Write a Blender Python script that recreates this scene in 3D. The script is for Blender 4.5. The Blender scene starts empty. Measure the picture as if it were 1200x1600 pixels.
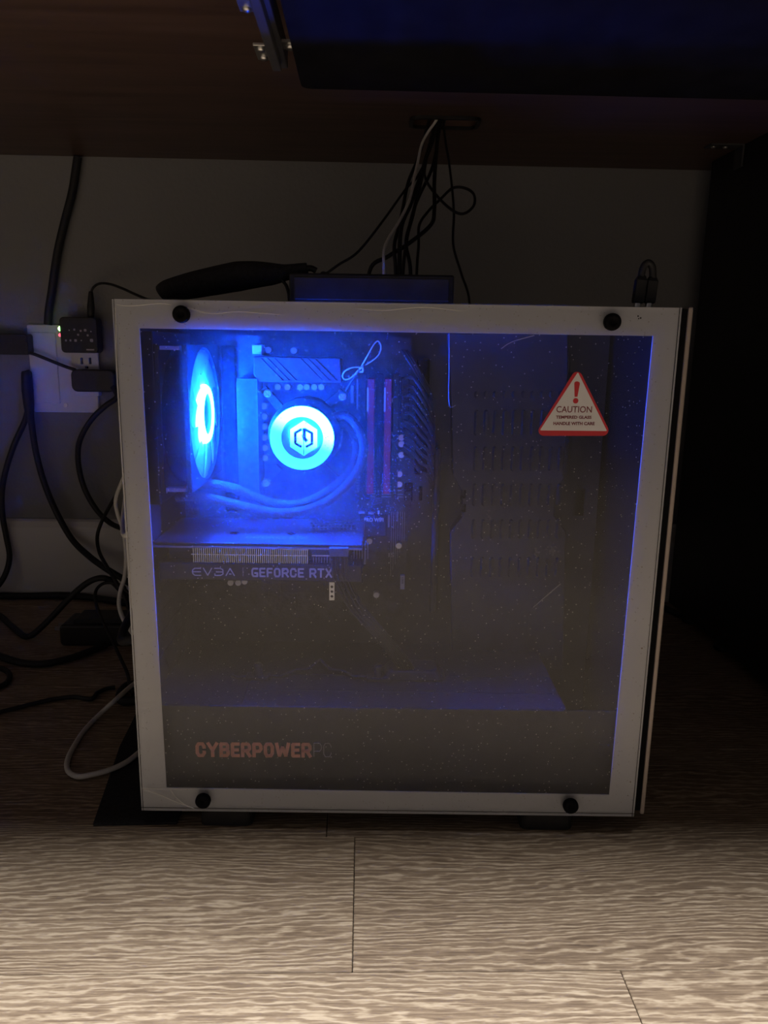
import bpy, bmesh, math, random
from math import sin, cos, pi, radians as RD
from mathutils import Vector, Matrix
random.seed(7)
S = bpy.context.scene
COL = S.collection

# ------------------------------------------------------------------ camera
YAW, PITCH, ROLL, HC, F = .0286, .2146, .0155, .4217, 1200.0
_f = Vector((sin(YAW)*cos(PITCH), cos(YAW)*cos(PITCH), -sin(PITCH)))
_r = Vector((cos(YAW), -sin(YAW), 0)); _u = _r.cross(_f)
AXR = cos(ROLL)*_r + sin(ROLL)*_u
AXU = -sin(ROLL)*_r + cos(ROLL)*_u
CAMP = Vector((0, 0, HC))
cd = bpy.data.cameras.new('camera'); cam = bpy.data.objects.new('camera', cd); COL.objects.link(cam)
cd.sensor_fit = 'VERTICAL'; cd.sensor_height = 36; cd.lens = 36*F/1600; cd.clip_start = .01
cam.matrix_world = Matrix(((AXR.x, AXU.x, -_f.x, 0), (AXR.y, AXU.y, -_f.y, 0), (AXR.z, AXU.z, -_f.z, HC), (0, 0, 0, 1)))
S.camera = cam

# ------------------------------------------------------------------ world, lights, exposure
w = bpy.data.worlds.new('world'); S.world = w; w.use_nodes = True
w.node_tree.nodes['Background'].inputs[0].default_value = (.6, .62, .7, 1)
w.node_tree.nodes['Background'].inputs[1].default_value = 0.0
S.view_settings.view_transform = 'Standard'; S.view_settings.look = 'None'
S.cycles.max_bounces = 8; S.cycles.diffuse_bounces = 4; S.cycles.glossy_bounces = 3; S.cycles.transparent_max_bounces = 12
S.cycles.caustics_reflective = True; S.cycles.sample_clamp_indirect = 6; S.cycles.caustics_refractive = False
S.view_settings.exposure = 0.0; S.view_settings.gamma = 1.0; S.view_settings.use_curve_mapping = False
LAMP_POS = (-.12, .0, 2.40); LAMP_W = 60.0
ld = bpy.data.lights.new('ceiling_lamp_offscreen', 'AREA'); ld.shape = 'DISK'; ld.size = .75; ld.spread = RD(120)
ld.energy = LAMP_W; ld.color = (1, .975, .95)
lamp_light = bpy.data.objects.new('ceiling_lamp_offscreen', ld); COL.objects.link(lamp_light)
lamp_light.location = LAMP_POS

# ------------------------------------------------------------------ layout numbers
D = 1.2487          # back wall
ZD = .6897          # underside of the desk
X0, Y0, PW, PH, ZB, PHI = -.1897, .6024, .429, .43, .0227, -.0237   # glass panel
HB = .1333          # baseboard

def ray(px, py): return _f + AXR*((px-600)/F) + AXU*((800-py)/F)
def at(px, py, Y):
    d = ray(px, py); return CAMP + d*(Y/d.y)
def atz(px, py, z):
    d = ray(px, py); return CAMP + d*((z-HC)/d.z)
_ru = Vector((cos(PHI), sin(PHI), 0)); _rv = Vector((-sin(PHI), cos(PHI), 0)); PO = Vector((X0, Y0, 0))
def L(px, py, v):
    """photo pixel -> computer-local point on the plane that lies v behind the glass front"""
    d = ray(px, py); c = CAMP-PO
    t = (v - c.dot(_rv))/d.dot(_rv); p = c + d*t
    return Vector((p.dot(_ru), v, p.z))
def LW(p): return PO + _ru*p[0] + _rv*p[1] + Vector((0, 0, p[2]))

# ------------------------------------------------------------------ materials
M = {}
def mat(name, col, rough=.5, metal=0, spec=.5, emit=None, es=0, noise=0, nscale=60, bump=0, bscale=200):
    m = bpy.data.materials.new(name); m.use_nodes = True; nt = m.node_tree
    b = nt.nodes['Principled BSDF']
    b.inputs['Base Color'].default_value = (*col, 1); b.inputs['Roughness'].default_value = rough
    b.inputs['Metallic'].default_value = metal; b.inputs['Specular IOR Level'].default_value = spec
    if emit:
        b.inputs['Emission Color'].default_value = (*emit, 1); b.inputs['Emission Strength'].default_value = es
    tc = None
    if noise or bump: tc = nt.nodes.new('ShaderNodeTexCoord')
    if noise:
        n = nt.nodes.new('ShaderNodeTexNoise'); n.inputs['Scale'].default_value = nscale; n.inputs['Detail'].default_value = 5
        nt.links.new(tc.outputs['Object'], n.inputs['Vector'])
        r = nt.nodes.new('ShaderNodeValToRGB')
        r.color_ramp.elements[0].position = .3; r.color_ramp.elements[1].position = .7
        r.color_ramp.elements[0].color = (*[c*(1-noise) for c in col], 1)
        r.color_ramp.elements[1].color = (*[min(1, c*(1+noise)) for c in col], 1)
        nt.links.new(n.outputs['Fac'], r.inputs[0]); nt.links.new(r.outputs[0], b.inputs['Base Color'])
    if bump:
        n2 = nt.nodes.new('ShaderNodeTexNoise'); n2.inputs['Scale'].default_value = bscale; n2.inputs['Detail'].default_value = 3
        nt.links.new(tc.outputs['Object'], n2.inputs['Vector'])
        bp = nt.nodes.new('ShaderNodeBump'); bp.inputs['Strength'].default_value = bump; bp.inputs['Distance'].default_value = .002
        nt.links.new(n2.outputs['Fac'], bp.inputs['Height']); nt.links.new(bp.outputs[0], b.inputs['Normal'])
    M[name] = m; return m
def N(m, t, **kw):
    n = m.node_tree.nodes.new(t)
    for k, v in kw.items():
        if k in n.inputs.keys() if hasattr(n.inputs, 'keys') else False: n.inputs[k].default_value = v
        else: setattr(n, k, v)
    return n
def LK(m, a, b): m.node_tree.links.new(a, b)
def math_node(m, op, a, b=None, c=None, clamp=False):
    n = m.node_tree.nodes.new('ShaderNodeMath'); n.operation = op; n.use_clamp = clamp
    for i, x in enumerate((a, b, c)):
        if x is None: continue
        if isinstance(x, (int, float)): n.inputs[i].default_value = x
        else: LK(m, x, n.inputs[i])
    return n.outputs[0]

mat('wall_paint', (.24, .24, .245), .8, noise=.03, nscale=8, bump=.35, bscale=160)
mat('ceiling_paint', (.75, .74, .72), .9, bump=.2, bscale=120)
mat('white_trim', (.72, .71, .70), .45, bump=.03, bscale=30)
mat('subfloor', (.03, .025, .02), .9, noise=.3, nscale=20)
mat('black_plastic', (.012, .012, .013), .45, noise=.3, nscale=90)
mat('black_rubber', (.014, .014, .016), .6, noise=.25, nscale=150)
mat('black_fabric', (.016, .016, .019), .9, noise=.4, nscale=300, bump=.6, bscale=700)
mat('black_laminate', (.008, .008, .010), .5, noise=.3, nscale=30)
mat('tray_board', (.006, .006, .008), .85, spec=.08, noise=.3, nscale=40)
mat('steel_black', (.05, .05, .055), .5, noise=.25, nscale=60)
mat('shroud_steel', (.045, .045, .048), .55, noise=.2, nscale=200)
mat('bare_steel', (.5, .5, .5), .32, 1, noise=.15, nscale=80)
mat('zinc', (.62, .62, .60), .38, 1, noise=.1, nscale=80)
mat('front_trim', (.34, .29, .26), .42, .3, noise=.08, nscale=50)
mat('white_cable', (.70, .69, .66), .5, noise=.06, nscale=200)
mat('outlet_white', (.66, .66, .66), .4, noise=.03, nscale=30)
mat('dark_slot', (.008, .008, .008), .9, spec=.05, noise=.2)
mat('pcb', (.05, .053, .06), .5, noise=.5, nscale=90, bump=.25, bscale=260)
mat('heatsink', (.075, .078, .088), .42, .4, noise=.12, nscale=40)
mat('heatsink_dark', (.04, .042, .048), .6, .1, noise=.15, nscale=70)
mat('gpu_plate', (.07, .073, .085), .45, .2, noise=.1, nscale=50)
mat('gpu_shroud', (.030, .030, .034), .5, noise=.2, nscale=60)
mat('fin_metal', (.55, .55, .56), .4, .8, noise=.1, nscale=90)
mat('print_light', (.60, .60, .64), .6, noise=.06, nscale=300)
mat('print_dim', (.30, .30, .33), .6, noise=.1, nscale=300)
mat('print_orange', (.95, .42, .29), .6, noise=.08, nscale=400)
mat('print_outline', (.42, .38, .38), .6, noise=.1, nscale=300)
mat('sticker_white', (.66, .66, .68), .5, noise=.03, nscale=60)
mat('sticker_red', (.50, .018, .03), .5, noise=.06, nscale=90)
mat('sticker_ink', (.16, .012, .03), .6, noise=.06, nscale=90)
mat('memory_red', (.45, .03, .06), .45, noise=.15, nscale=120)
mat('tube_sleeve', (.075, .08, .09), .55, noise=.35, nscale=700, bump=.6, bscale=900)
mat('wire_black', (.05, .05, .058), .38, noise=.2, nscale=200)
mat('capacitor_top', (.60, .60, .62), .4, .6, noise=.1, nscale=200)
mat('led_green', (.02, .3, .02), .4, emit=(.35, 1, .25), es=5, noise=.05)
mat('led_red', (.3, .02, .02), .4, emit=(1, .10, .16), es=2.2, noise=.05)
mat('screw_black', (.004, .004, .005), .75, spec=.08, noise=.3, nscale=300)
mat('slide_metal', (.09, .09, .10), .55, .5, noise=.1, nscale=60)
mat('plate_steel', (.05, .052, .066), .5, noise=.2, nscale=50)

def desk_mat():
    m = mat('desk_wood', (.2, .1, .06), .42)
    b = m.node_tree.nodes['Principled BSDF']
    tc = N(m, 'ShaderNodeTexCoord'); mp = N(m, 'ShaderNodeMapping'); mp.inputs['Scale'].default_value = (1.5, 22, 22)
    LK(m, tc.outputs['Object'], mp.inputs['Vector'])
    n = N(m, 'ShaderNodeTexNoise'); n.inputs['Scale'].default_value = 3; n.inputs['Detail'].default_value = 7; n.inputs['Distortion'].default_value = .6
    LK(m, mp.outputs[0], n.inputs['Vector'])
    r = N(m, 'ShaderNodeValToRGB')
    r.color_ramp.elements[0].position = .32; r.color_ramp.elements[0].color = (.080, .045, .036, 1)
    r.color_ramp.elements[1].position = .7; r.color_ramp.elements[1].color = (.125, .074, .058, 1)
    LK(m, n.outputs['Fac'], r.inputs[0]); LK(m, r.outputs[0], b.inputs['Base Color'])
desk_mat()

def plank_mat():
    m = mat('oak_vinyl', (.3, .22, .16), .48, spec=.35)
    b = m.node_tree.nodes['Principled BSDF']
    tc = N(m, 'ShaderNodeTexCoord'); oi = N(m, 'ShaderNodeObjectInfo')
    rv = math_node(m, 'MULTIPLY', oi.outputs['Random'], 37.0)
    cx = N(m, 'ShaderNodeCombineXYZ'); LK(m, rv, cx.inputs[0]); LK(m, rv, cx.inputs[1])
    ad = N(m, 'ShaderNodeVectorMath'); ad.operation = 'ADD'
    LK(m, tc.outputs['Object'], ad.inputs[0]); LK(m, cx.outputs[0], ad.inputs[1])
    # cathedral figure: rings of a slowly warped field
    mp = N(m, 'ShaderNodeMapping'); mp.inputs['Scale'].default_value = (.9, 5.0, 1)
    LK(m, ad.outputs[0], mp.inputs['Vector'])
    big = N(m, 'ShaderNodeTexNoise'); big.inputs['Scale'].default_value = 1.7; big.inputs['Detail'].default_value = 2.5; big.inputs['Roughness'].default_value = .55
    LK(m, mp.outputs[0], big.inputs['Vector'])
    mpj = N(m, 'ShaderNodeMapping'); mpj.inputs['Scale'].default_value = (45, 190, 1)
    LK(m, ad.outputs[0], mpj.inputs['Vector'])
    jit = N(m, 'ShaderNodeTexNoise'); jit.inputs['Scale'].default_value = 1.0; jit.inputs['Detail'].default_value = 3
    LK(m, mpj.outputs[0], jit.inputs['Vector'])
    sy = N(m, 'ShaderNodeSeparateXYZ'); LK(m, ad.outputs[0], sy.inputs[0])
    ph = math_node(m, 'MULTIPLY', sy.outputs[1], 1250.0)
    ph = math_node(m, 'MULTIPLY_ADD', big.outputs['Fac'], 135.0, ph)
    ph = math_node(m, 'MULTIPLY_ADD', jit.outputs['Fac'], 12.0, ph)
    sn = math_node(m, 'SINE', ph)
    rings = math_node(m, 'POWER', math_node(m, 'MULTIPLY_ADD', sn, .5, .5), 2.2)
    # long fibres
    mpf = N(m, 'ShaderNodeMapping'); mpf.inputs['Scale'].default_value = (30, 560, 1)
    LK(m, ad.outputs[0], mpf.inputs['Vector'])
    fib = N(m, 'ShaderNodeTexNoise'); fib.inputs['Scale'].default_value = 1.0; fib.inputs['Detail'].default_value = 5; fib.inputs['Roughness'].default_value = .65
    LK(m, mpf.outputs[0], fib.inputs['Vector'])
    # broad tone
    mpb = N(m, 'ShaderNodeMapping'); mpb.inputs['Scale'].default_value = (3, 16, 1)
    LK(m, ad.outputs[0], mpb.inputs['Vector'])
    bro = N(m, 'ShaderNodeTexNoise'); bro.inputs['Scale'].default_value = 1.0; bro.inputs['Detail'].default_value = 4
    LK(m, mpb.outputs[0], bro.inputs['Vector'])
    h = math_node(m, 'MULTIPLY', rings, .26)
    h = math_node(m, 'MULTIPLY_ADD', fib.outputs['Fac'], .95, h)
    h = math_node(m, 'MULTIPLY_ADD', bro.outputs['Fac'], .30, h)
    h = math_node(m, 'MULTIPLY_ADD', oi.outputs['Random'], .10, h)
    r = N(m, 'ShaderNodeValToRGB'); e = r.color_ramp.elements
    e[0].position = .40; e[0].color = (.105, .072, .050, 1)
    e[1].position = 1.0; e[1].color = (.57, .465, .345, 1)
    x = e.new(.60); x.color = (.205, .148, .103, 1)
    x = e.new(.76); x.color = (.325, .245, .170, 1)
    LK(m, h, r.inputs[0]); LK(m, r.outputs[0], b.inputs['Base Color'])
    bp = N(m, 'ShaderNodeBump'); bp.inputs['Strength'].default_value = .5; bp.inputs['Distance'].default_value = .0012
    LK(m, h, bp.inputs['Height']); LK(m, bp.outputs[0], b.inputs['Normal'])
plank_mat()

def glass_mats():
    def base(name, dust):
        m = bpy.data.materials.new(name); m.use_nodes = True; nt = m.node_tree; nt.nodes.clear()
        out = N(m, 'ShaderNodeOutputMaterial')
        tr = N(m, 'ShaderNodeBsdfTransparent'); tr.inputs[0].default_value = (.90, .91, .93, 1)
        gl = N(m, 'ShaderNodeBsdfGlossy'); gl.inputs[0].default_value = (1, 1, 1, 1); gl.inputs['Roughness'].default_value = .12
        fr = N(m, 'ShaderNodeFresnel'); fr.inputs['IOR'].default_value = 1.36
        mx = N(m, 'ShaderNodeMixShader'); LK(m, fr.outputs[0], mx.inputs[0]); LK(m, tr.outputs[0], mx.inputs[1]); LK(m, gl.outputs[0], mx.inputs[2])
        res = mx.outputs[0]
        if dust:
            tc = N(m, 'ShaderNodeTexCoord')
            vo = N(m, 'ShaderNodeTexVoronoi'); vo.inputs['Scale'].default_value = 330; LK(m, tc.outputs['Object'], vo.inputs['Vector'])
            sp = math_node(m, 'LESS_THAN', vo.outputs['Distance'], .17)
            vc = N(m, 'ShaderNodeSeparateColor'); LK(m, vo.outputs['Color'], vc.inputs[0])
            on = math_node(m, 'GREATER_THAN', vc.outputs[0], .28)
            sp = math_node(m, 'MULTIPLY', sp, on)
            sp = math_node(m, 'MULTIPLY', sp, vc.outputs[1])
            no = N(m, 'ShaderNodeTexNoise'); no.inputs['Scale'].default_value = 9; no.inputs['Detail'].default_value = 6
            LK(m, tc.outputs['Object'], no.inputs['Vector'])
            haze = math_node(m, 'MULTIPLY_ADD', no.outputs['Fac'], .085, .008)
            fac = math_node(m, 'MULTIPLY_ADD', sp, .55, haze, clamp=True)
            # dried smudges with ragged outlines
            no2 = N(m, 'ShaderNodeTexNoise'); no2.inputs['Scale'].default_value = 420; no2.inputs['Detail'].default_value = 4
            LK(m, tc.outputs['Object'], no2.inputs['Vector'])
            for (px, py, rx, rz, thr, amt) in ((776, 828, .018, .006, .30, .035), (862, 860, .009, .008, .58, .28), (838, 864, .005, .008, .60, .28), (764, 806, .008, .010, .62, .22)):
                c = L(px, py, 0)
                mp = N(m, 'ShaderNodeMapping'); mp.vector_type = 'POINT'
                mp.inputs['Location'].default_value = (-c.x/rx, 0, -c.z/rz); mp.inputs['Scale'].default_value = (1/rx, 0, 1/rz)
                LK(m, tc.outputs['Object'], mp.inputs['Vector'])
                ln = N(m, 'ShaderNodeVectorMath'); ln.operation = 'LENGTH'; LK(m, mp.outputs[0], ln.inputs[0])
                g = math_node(m, 'SUBTRACT', 1.0, ln.outputs['Value'], clamp=True)
                n3 = math_node(m, 'MULTIPLY_ADD', g, .25, no2.outputs['Fac'])
                k = math_node(m, 'GREATER_THAN', n3, thr+.1)
                g2 = math_node(m, 'MULTIPLY', k, math_node(m, 'MULTIPLY', g, 2.0, clamp=True))
                fac = math_node(m, 'MULTIPLY_ADD', g2, amt, fac, clamp=True)
            df = N(m, 'ShaderNodeBsdfDiffuse'); df.inputs[0].default_value = (.80, .78, .76, 1)
            tl = N(m, 'ShaderNodeBsdfTranslucent'); tl.inputs[0].default_value = (.80, .78, .76, 1)
            md = N(m, 'ShaderNodeMixShader'); md.inputs[0].default_value = .90; LK(m, df.outputs[0], md.inputs[1]); LK(m, tl.outputs[0], md.inputs[2])
            m2 = N(m, 'ShaderNodeMixShader'); LK(m, fac, m2.inputs[0]); LK(m, res, m2.inputs[1]); LK(m, md.outputs[0], m2.inputs[2])
            res = m2.outputs[0]
        LK(m, res, out.inputs[0]); M[name] = m
    base('glass_dusty', True); base('glass_clean', False)
    m = bpy.data.materials.new('glass_paint'); m.use_nodes = True; nt = m.node_tree; nt.nodes.clear()
    out = N(m, 'ShaderNodeOutputMaterial')
    df = N(m, 'ShaderNodeBsdfDiffuse'); df.inputs[0].default_value = (.95, .945, .945, 1)
    tl = N(m, 'ShaderNodeBsdfTranslucent'); tl.inputs[0].default_value = (.9, .9, .92, 1)
    no = N(m, 'ShaderNodeTexNoise'); no.inputs['Scale'].default_value = 14
    tc = N(m, 'ShaderNodeTexCoord'); LK(m, tc.outputs['Object'], no.inputs['Vector'])
    k = math_node(m, 'MULTIPLY_ADD', no.outputs['Fac'], .05, .21)
    mx = N(m, 'ShaderNodeMixShader'); LK(m, k, mx.inputs[0]); LK(m, df.outputs[0], mx.inputs[1]); LK(m, tl.outputs[0], mx.inputs[2])
    LK(m, mx.outputs[0], out.inputs[0]); M['glass_paint'] = m
glass_mats()

BLUE = (.0016, .062, 1.0)
def glow(name, mode, lo, hi, r0=0, r1=1, ang=0, base=(.5, .6, .7), ec=None):
    """a light-giving diffuser: brighter near its LEDs (radial) or on one side (linear)"""
    m = mat(name, base, .4); b = m.node_tree.nodes['Principled BSDF']
    b.inputs['Emission Color'].default_value = (*(ec or BLUE), 1)
    tc = N(m, 'ShaderNodeTexCoord'); sx = N(m, 'ShaderNodeSeparateXYZ'); LK(m, tc.outputs['Object'], sx.inputs[0])
    if mode == 'radial':
        y2 = math_node(m, 'MULTIPLY', sx.outputs[1], sx.outputs[1]); z2 = math_node(m, 'MULTIPLY', sx.outputs[2], sx.outputs[2])
        v = math_node(m, 'SQRT', math_node(m, 'ADD', y2, z2))
    else:
        v = math_node(m, 'ADD', math_node(m, 'MULTIPLY', sx.outputs[0], cos(ang)), math_node(m, 'MULTIPLY', sx.outputs[2], sin(ang)))
    mr = N(m, 'ShaderNodeMapRange'); mr.interpolation_type = 'SMOOTHSTEP'
    LK(m, v, mr.inputs['Value']); mr.inputs['From Min'].default_value = r0; mr.inputs['From Max'].default_value = r1
    mr.inputs['To Min'].default_value = lo; mr.inputs['To Max'].default_value = hi
    LK(m, mr.outputs[0], b.inputs['Emission Strength'])
def frosted(name, col):
    m = bpy.data.materials.new(name); m.use_nodes = True; m.node_tree.nodes.clear()
    out = N(m, 'ShaderNodeOutputMaterial'); a = N(m, 'ShaderNodeBsdfDiffuse'); b = N(m, 'ShaderNodeBsdfTranslucent')
    tc = N(m, 'ShaderNodeTexCoord'); no = N(m, 'ShaderNodeTexNoise'); no.inputs['Scale'].default_value = 80; LK(m, tc.outputs['Object'], no.inputs['Vector'])
    a.inputs[0].default_value = b.inputs[0].default_value = (*col, 1)
    mx = N(m, 'ShaderNodeMixShader'); LK(m, math_node(m, 'MULTIPLY_ADD', no.outputs['Fac'], .1, .4), mx.inputs[0])
    LK(m, a.outputs[0], mx.inputs[1]); LK(m, b.outputs[0], mx.inputs[2]); LK(m, mx.outputs[0], out.inputs[0]); M[name] = m
frosted('fan_blade_plastic', (.80, .86, .88))
glow('hub_glow', 'radial', 1050, 1050, 0, 1)
mat('hub_cap_plastic', (.20, .26, .30), .4, noise=.08, nscale=80)
glow('ring_glow', 'linear', 40, 1150, -.004, .016, RD(68))
glow('emblem_glow', 'linear', 30, 800, -.012, .006, RD(75))
mat('emblem_disc_plastic', (.12, .20, .24), .4, noise=.08, nscale=80)

# ------------------------------------------------------------------ mesh helpers
class MB:
    def __init__(s): s.v = []; s.f = []; s.sm = []
    def add(s, vs, fs, smooth=False):
        o = len(s.v); s.v += [Vector(p) for p in vs]
        for f in fs: s.f.append([i+o for i in f]); s.sm.append(smooth)
        return s
    def box(s, x0, x1, y0, y1, z0, z1):
        return s.add([(x, y, z) for x in (x0, x1) for y in (y0, y1) for z in (z0, z1)],
                     [(0, 1, 3, 2), (4, 6, 7, 5), (0, 4, 5, 1), (2, 3, 7, 6), (0, 2, 6, 4), (1, 5, 7, 3)])
    def prism(s, poly, fn0, fn1):
        """poly of 2-D points; fn0/fn1 map a 2-D point to the near and far face"""
        n = len(poly); vs = [fn0(p) for p in poly]+[fn1(p) for p in poly]
        return s.add(vs, [list(range(n)), list(range(2*n-1, n-1, -1))]+[(i, i+n, (i+1) % n+n, (i+1) % n) for i in range(n)])
    def plate(s, poly, v0, v1):      # outline in (u,w), thickness along v
        return s.prism(poly, lambda p: (p[0], v0, p[1]), lambda p: (p[0], v1, p[1]))
    def cyl(s, p0, p1, r0, r1=None, n=20, caps=True):
        r1 = r0 if r1 is None else r1
        p0 = Vector(p0); p1 = Vector(p1); a = (p1-p0).normalized()
        b = a.orthogonal().normalized(); c = a.cross(b)
        vs = [p0+(b*cos(2*pi*i/n)+c*sin(2*pi*i/n))*r0 for i in range(n)]+[p1+(b*cos(2*pi*i/n)+c*sin(2*pi*i/n))*r1 for i in range(n)]
        s.add(vs, [(i, (i+1) % n, (i+1) % n+n, i+n) for i in range(n)], True)
        if caps: s.add(vs, [list(range(n-1, -1, -1)), list(range(n, 2*n))])
        return s
    def lathe(s, o, axis, prof, n=40):
        """prof: list of (distance along axis, radius)"""
        o = Vector(o); a = Vector(axis).normalized(); b = a.orthogonal().normalized(); c = a.cross(b); k = len(prof)
        vs = [o+a*t+(b*cos(2*pi*i/n)+c*sin(2*pi*i/n))*r for i in range(n) for t, r in prof]
        s.add(vs, [(i*k+j, i*k+j+1, ((i+1) % n)*k+j+1, ((i+1) % n)*k+j) for i in range(n) for j in range(k-1)], True)
        return s
    def tube(s, pts, r, n=10, sub=6, ell=None, lim=None):
        pts = [Vector(p) for p in pts]; rs = r if isinstance(r, (list, tuple)) else [r]*len(pts)
        P = []; Rr = []; m = len(pts)
        for i in range(m-1):
            p0, p1, p2, p3 = pts[max(i-1, 0)], pts[i], pts[i+1], pts[min(i+2, m-1)]
            for k in range(sub):
                t = k/sub
                P.append(.5*((2*p1)+(p2-p0)*t+(2*p0-5*p1+4*p2-p3)*t*t+(3*p1-p0-3*p2+p3)*t**3)); Rr.append(rs[i]*(1-t)+rs[i+1]*t)
        P.append(pts[-1]); Rr.append(rs[-1]); k = len(P)
        if lim: P = [lim(p, q) for p, q in zip(P, Rr)]
        tan = [(P[min(i+1, k-1)]-P[max(i-1, 0)]).normalized() for i in range(k)]
        b = tan[0].orthogonal().normalized(); vs = []
        for i in range(k):
            b = (b-tan[i]*b.dot(tan[i])).normalized(); c = tan[i].cross(b)
            if ell:   # flattened section: ell = (depth axis, depth scale)
                ax = Vector(ell[0]); ax = (ax-tan[i]*ax.dot(tan[i])).normalized(); cc = tan[i].cross(ax)
                vs += [P[i]+ax*cos(2*pi*j/n)*Rr[i]*ell[1]+cc*sin(2*pi*j/n)*Rr[i] for j in range(n)]
            else:
                vs += [P[i]+(b*cos(2*pi*j/n)+c*sin(2*pi*j/n))*Rr[i] for j in range(n)]
        s.add(vs, [(i*n+j, i*n+(j+1) % n, (i+1)*n+(j+1) % n, (i+1)*n+j) for i in range(k-1) for j in range(n)], True)
        s.add(vs[:n]+vs[-n:], [list(range(n-1, -1, -1)), list(range(n, 2*n))])
        return s
    def build(s, name, m, parent=None, origin=(0, 0, 0), bevel=0, seg=2):
        o = Vector(origin); me = bpy.data.meshes.new(name)
        me.from_pydata([tuple(p-o) for p in s.v], [], s.f)
        me.polygons.foreach_set('use_smooth', s.sm); me.update()
        me.materials.append(M[m]); ob = bpy.data.objects.new(name, me); COL.objects.link(ob); ob.location = o
        if parent: ob.parent = parent
        if bevel:
            bm = ob.modifiers.new('bevel', 'BEVEL'); bm.width = bevel; bm.segments = seg; bm.limit_method = 'ANGLE'
        return ob
def tag(o, label=None, cat=None, group=None, kind=None):
    for k, v in (('label', label), ('category', cat), ('group', group), ('kind', kind)):
        if v: o[k] = v
    return o
def empty(name, loc=(0, 0, 0), rz=0):
    o = bpy.data.objects.new(name, None); COL.objects.link(o); o.location = loc; o.rotation_euler = (0, 0, rz); o.empty_display_size = .05
    return o
def share(ob, loc, parent=None):
    c = ob.copy(); COL.objects.link(c); c.location = loc
    if parent: c.parent = parent
    return c
def rrect(u0, u1, w0, w1, r, n=4):
    out = []
    for cx, cy, a0 in ((u1-r, w1-r, 0), (u0+r, w1-r, 90), (u0+r, w0+r, 180), (u1-r, w0+r, 270)):
        for i in range(n+1):
            a = RD(a0+90*i/n); out.append((cx+r*cos(a), cy+r*sin(a)))
    return out
def frame_mesh(mb, o, i, v0, v1):
    """rectangular or round ring: outer and inner outlines with the same count"""
    n = len(o)
    vs = [(p[0], v0, p[1]) for p in o]+[(p[0], v0, p[1]) for p in i]+[(p[0], v1, p[1]) for p in o]+[(p[0], v1, p[1]) for p in i]
    fs = []
    for k in range(n):
        j = (k+1) % n
        fs += [(k, j, n+j, n+k), (2*n+k, 3*n+k, 3*n+j, 2*n+j), (k, 2*n+k, 2*n+j, j), (n+k, n+j, 3*n+j, 3*n+k)]
    return mb.add(vs, fs)
def cut(ob, cutter):
    """carve the cutter's volume out of ob"""
    c = cutter.build('cutter', 'steel_black', ob.parent); c.data.materials.clear()
    for o in (ob, c):            # closed meshes with outward faces on both sides
        bm = bmesh.new(); bm.from_mesh(o.data); bmesh.ops.remove_doubles(bm, verts=bm.verts, dist=1e-6)
        bmesh.ops.recalc_face_normals(bm, faces=bm.faces); bm.to_mesh(o.data); bm.free()
    md = ob.modifiers.new('cut', 'BOOLEAN'); md.operation = 'DIFFERENCE'; md.solver = 'EXACT'; md.object = c
    bpy.context.view_layer.update(); dg = bpy.context.evaluated_depsgraph_get()
    me = bpy.data.meshes.new_from_object(ob.evaluated_get(dg)); ob.modifiers.clear(); old = ob.data; ob.data = me; me.name = ob.name
    bpy.data.objects.remove(c); bpy.data.meshes.remove(old)
    return ob
def box_px(mb, x0, y0, x1, y1, v, v0, v1):
    a = L(x0, y1, v); b = L(x1, y0, v); return mb.box(a.x, b.x, v0, v1, a.z, b.z)
# stroke lettering -------------------------------------------------------
C_ = .22
GL = {
 'C': [[(1, .72), (1, 1-C_), (1-C_, 1), (C_, 1), (0, 1-C_), (0, C_), (C_, 0), (1-C_, 0), (1, C_), (1, .28)]],
 'Y': [[(0, 1), (.5, .45), (1, 1)], [(.5, .45), (.5, 0)]],
 'B': [[(0, 0), (0, 1), (.78, 1), (.95, .85), (.95, .65), (.8, .52), (0, .52)], [(.8, .52), (1, .37), (1, .15), (.82, 0), (0, 0)]],
 'E': [[(1, 1), (0, 1), (0, 0), (1, 0)], [(0, .5), (.85, .5)]],
 'R': [[(0, 0), (0, 1), (.78, 1), (1, .82), (1, .6), (.78, .43), (0, .43)], [(.55, .43), (1, 0)]],
 'P': [[(0, 0), (0, 1), (.78, 1), (1, .82), (1, .58), (.78, .4), (0, .4)]],
 'O': [[(C_, 0), (0, C_), (0, 1-C_), (C_, 1), (1-C_, 1), (1, 1-C_), (1, C_), (1-C_, 0), (C_, 0)]],
 'W': [[(0, 1), (.22, 0), (.5, .75), (.78, 0), (1, 1)]],
 'G': [[(1, 1), (C_, 1), (0, 1-C_), (0, C_), (C_, 0), (1, 0), (1, .42), (.6, .42)]],
 'F': [[(0, 0), (0, 1), (1, 1)], [(0, .5), (.85, .5)]],
 'T': [[(0, 1), (1, 1)], [(.5, 1), (.5, 0)]],
 'X': [[(0, 0), (1, 1)], [(0, 1), (1, 0)]],
 'I': [[(.5, 0), (.5, 1)]],
 'e': [[(1, 1), (.3, 1), (.05, .75), (.05, .62)], [(0, .5), (1, .5)], [(.05, .38), (.05, .25), (.3, 0), (1, 0)]],
 'V': [[(0, 1), (.5, 0), (1, 1)]],
 'g': [[(0, 1), (.7, 1), (1, .8), (1, .2), (.7, 0), (0, 0), (0, .2)], [(.2, .5), (1, .5)]],
 'A': [[(0, 0), (.5, 1), (1, 0)], [(.42, .2), (.58, .2)]],
 'S': [[(1, .8), (.8, 1), (.2, 1), (0, .8), (.1, .55), (.9, .45), (1, .2), (.8, 0), (.2, 0), (0, .2)]],
}
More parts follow.
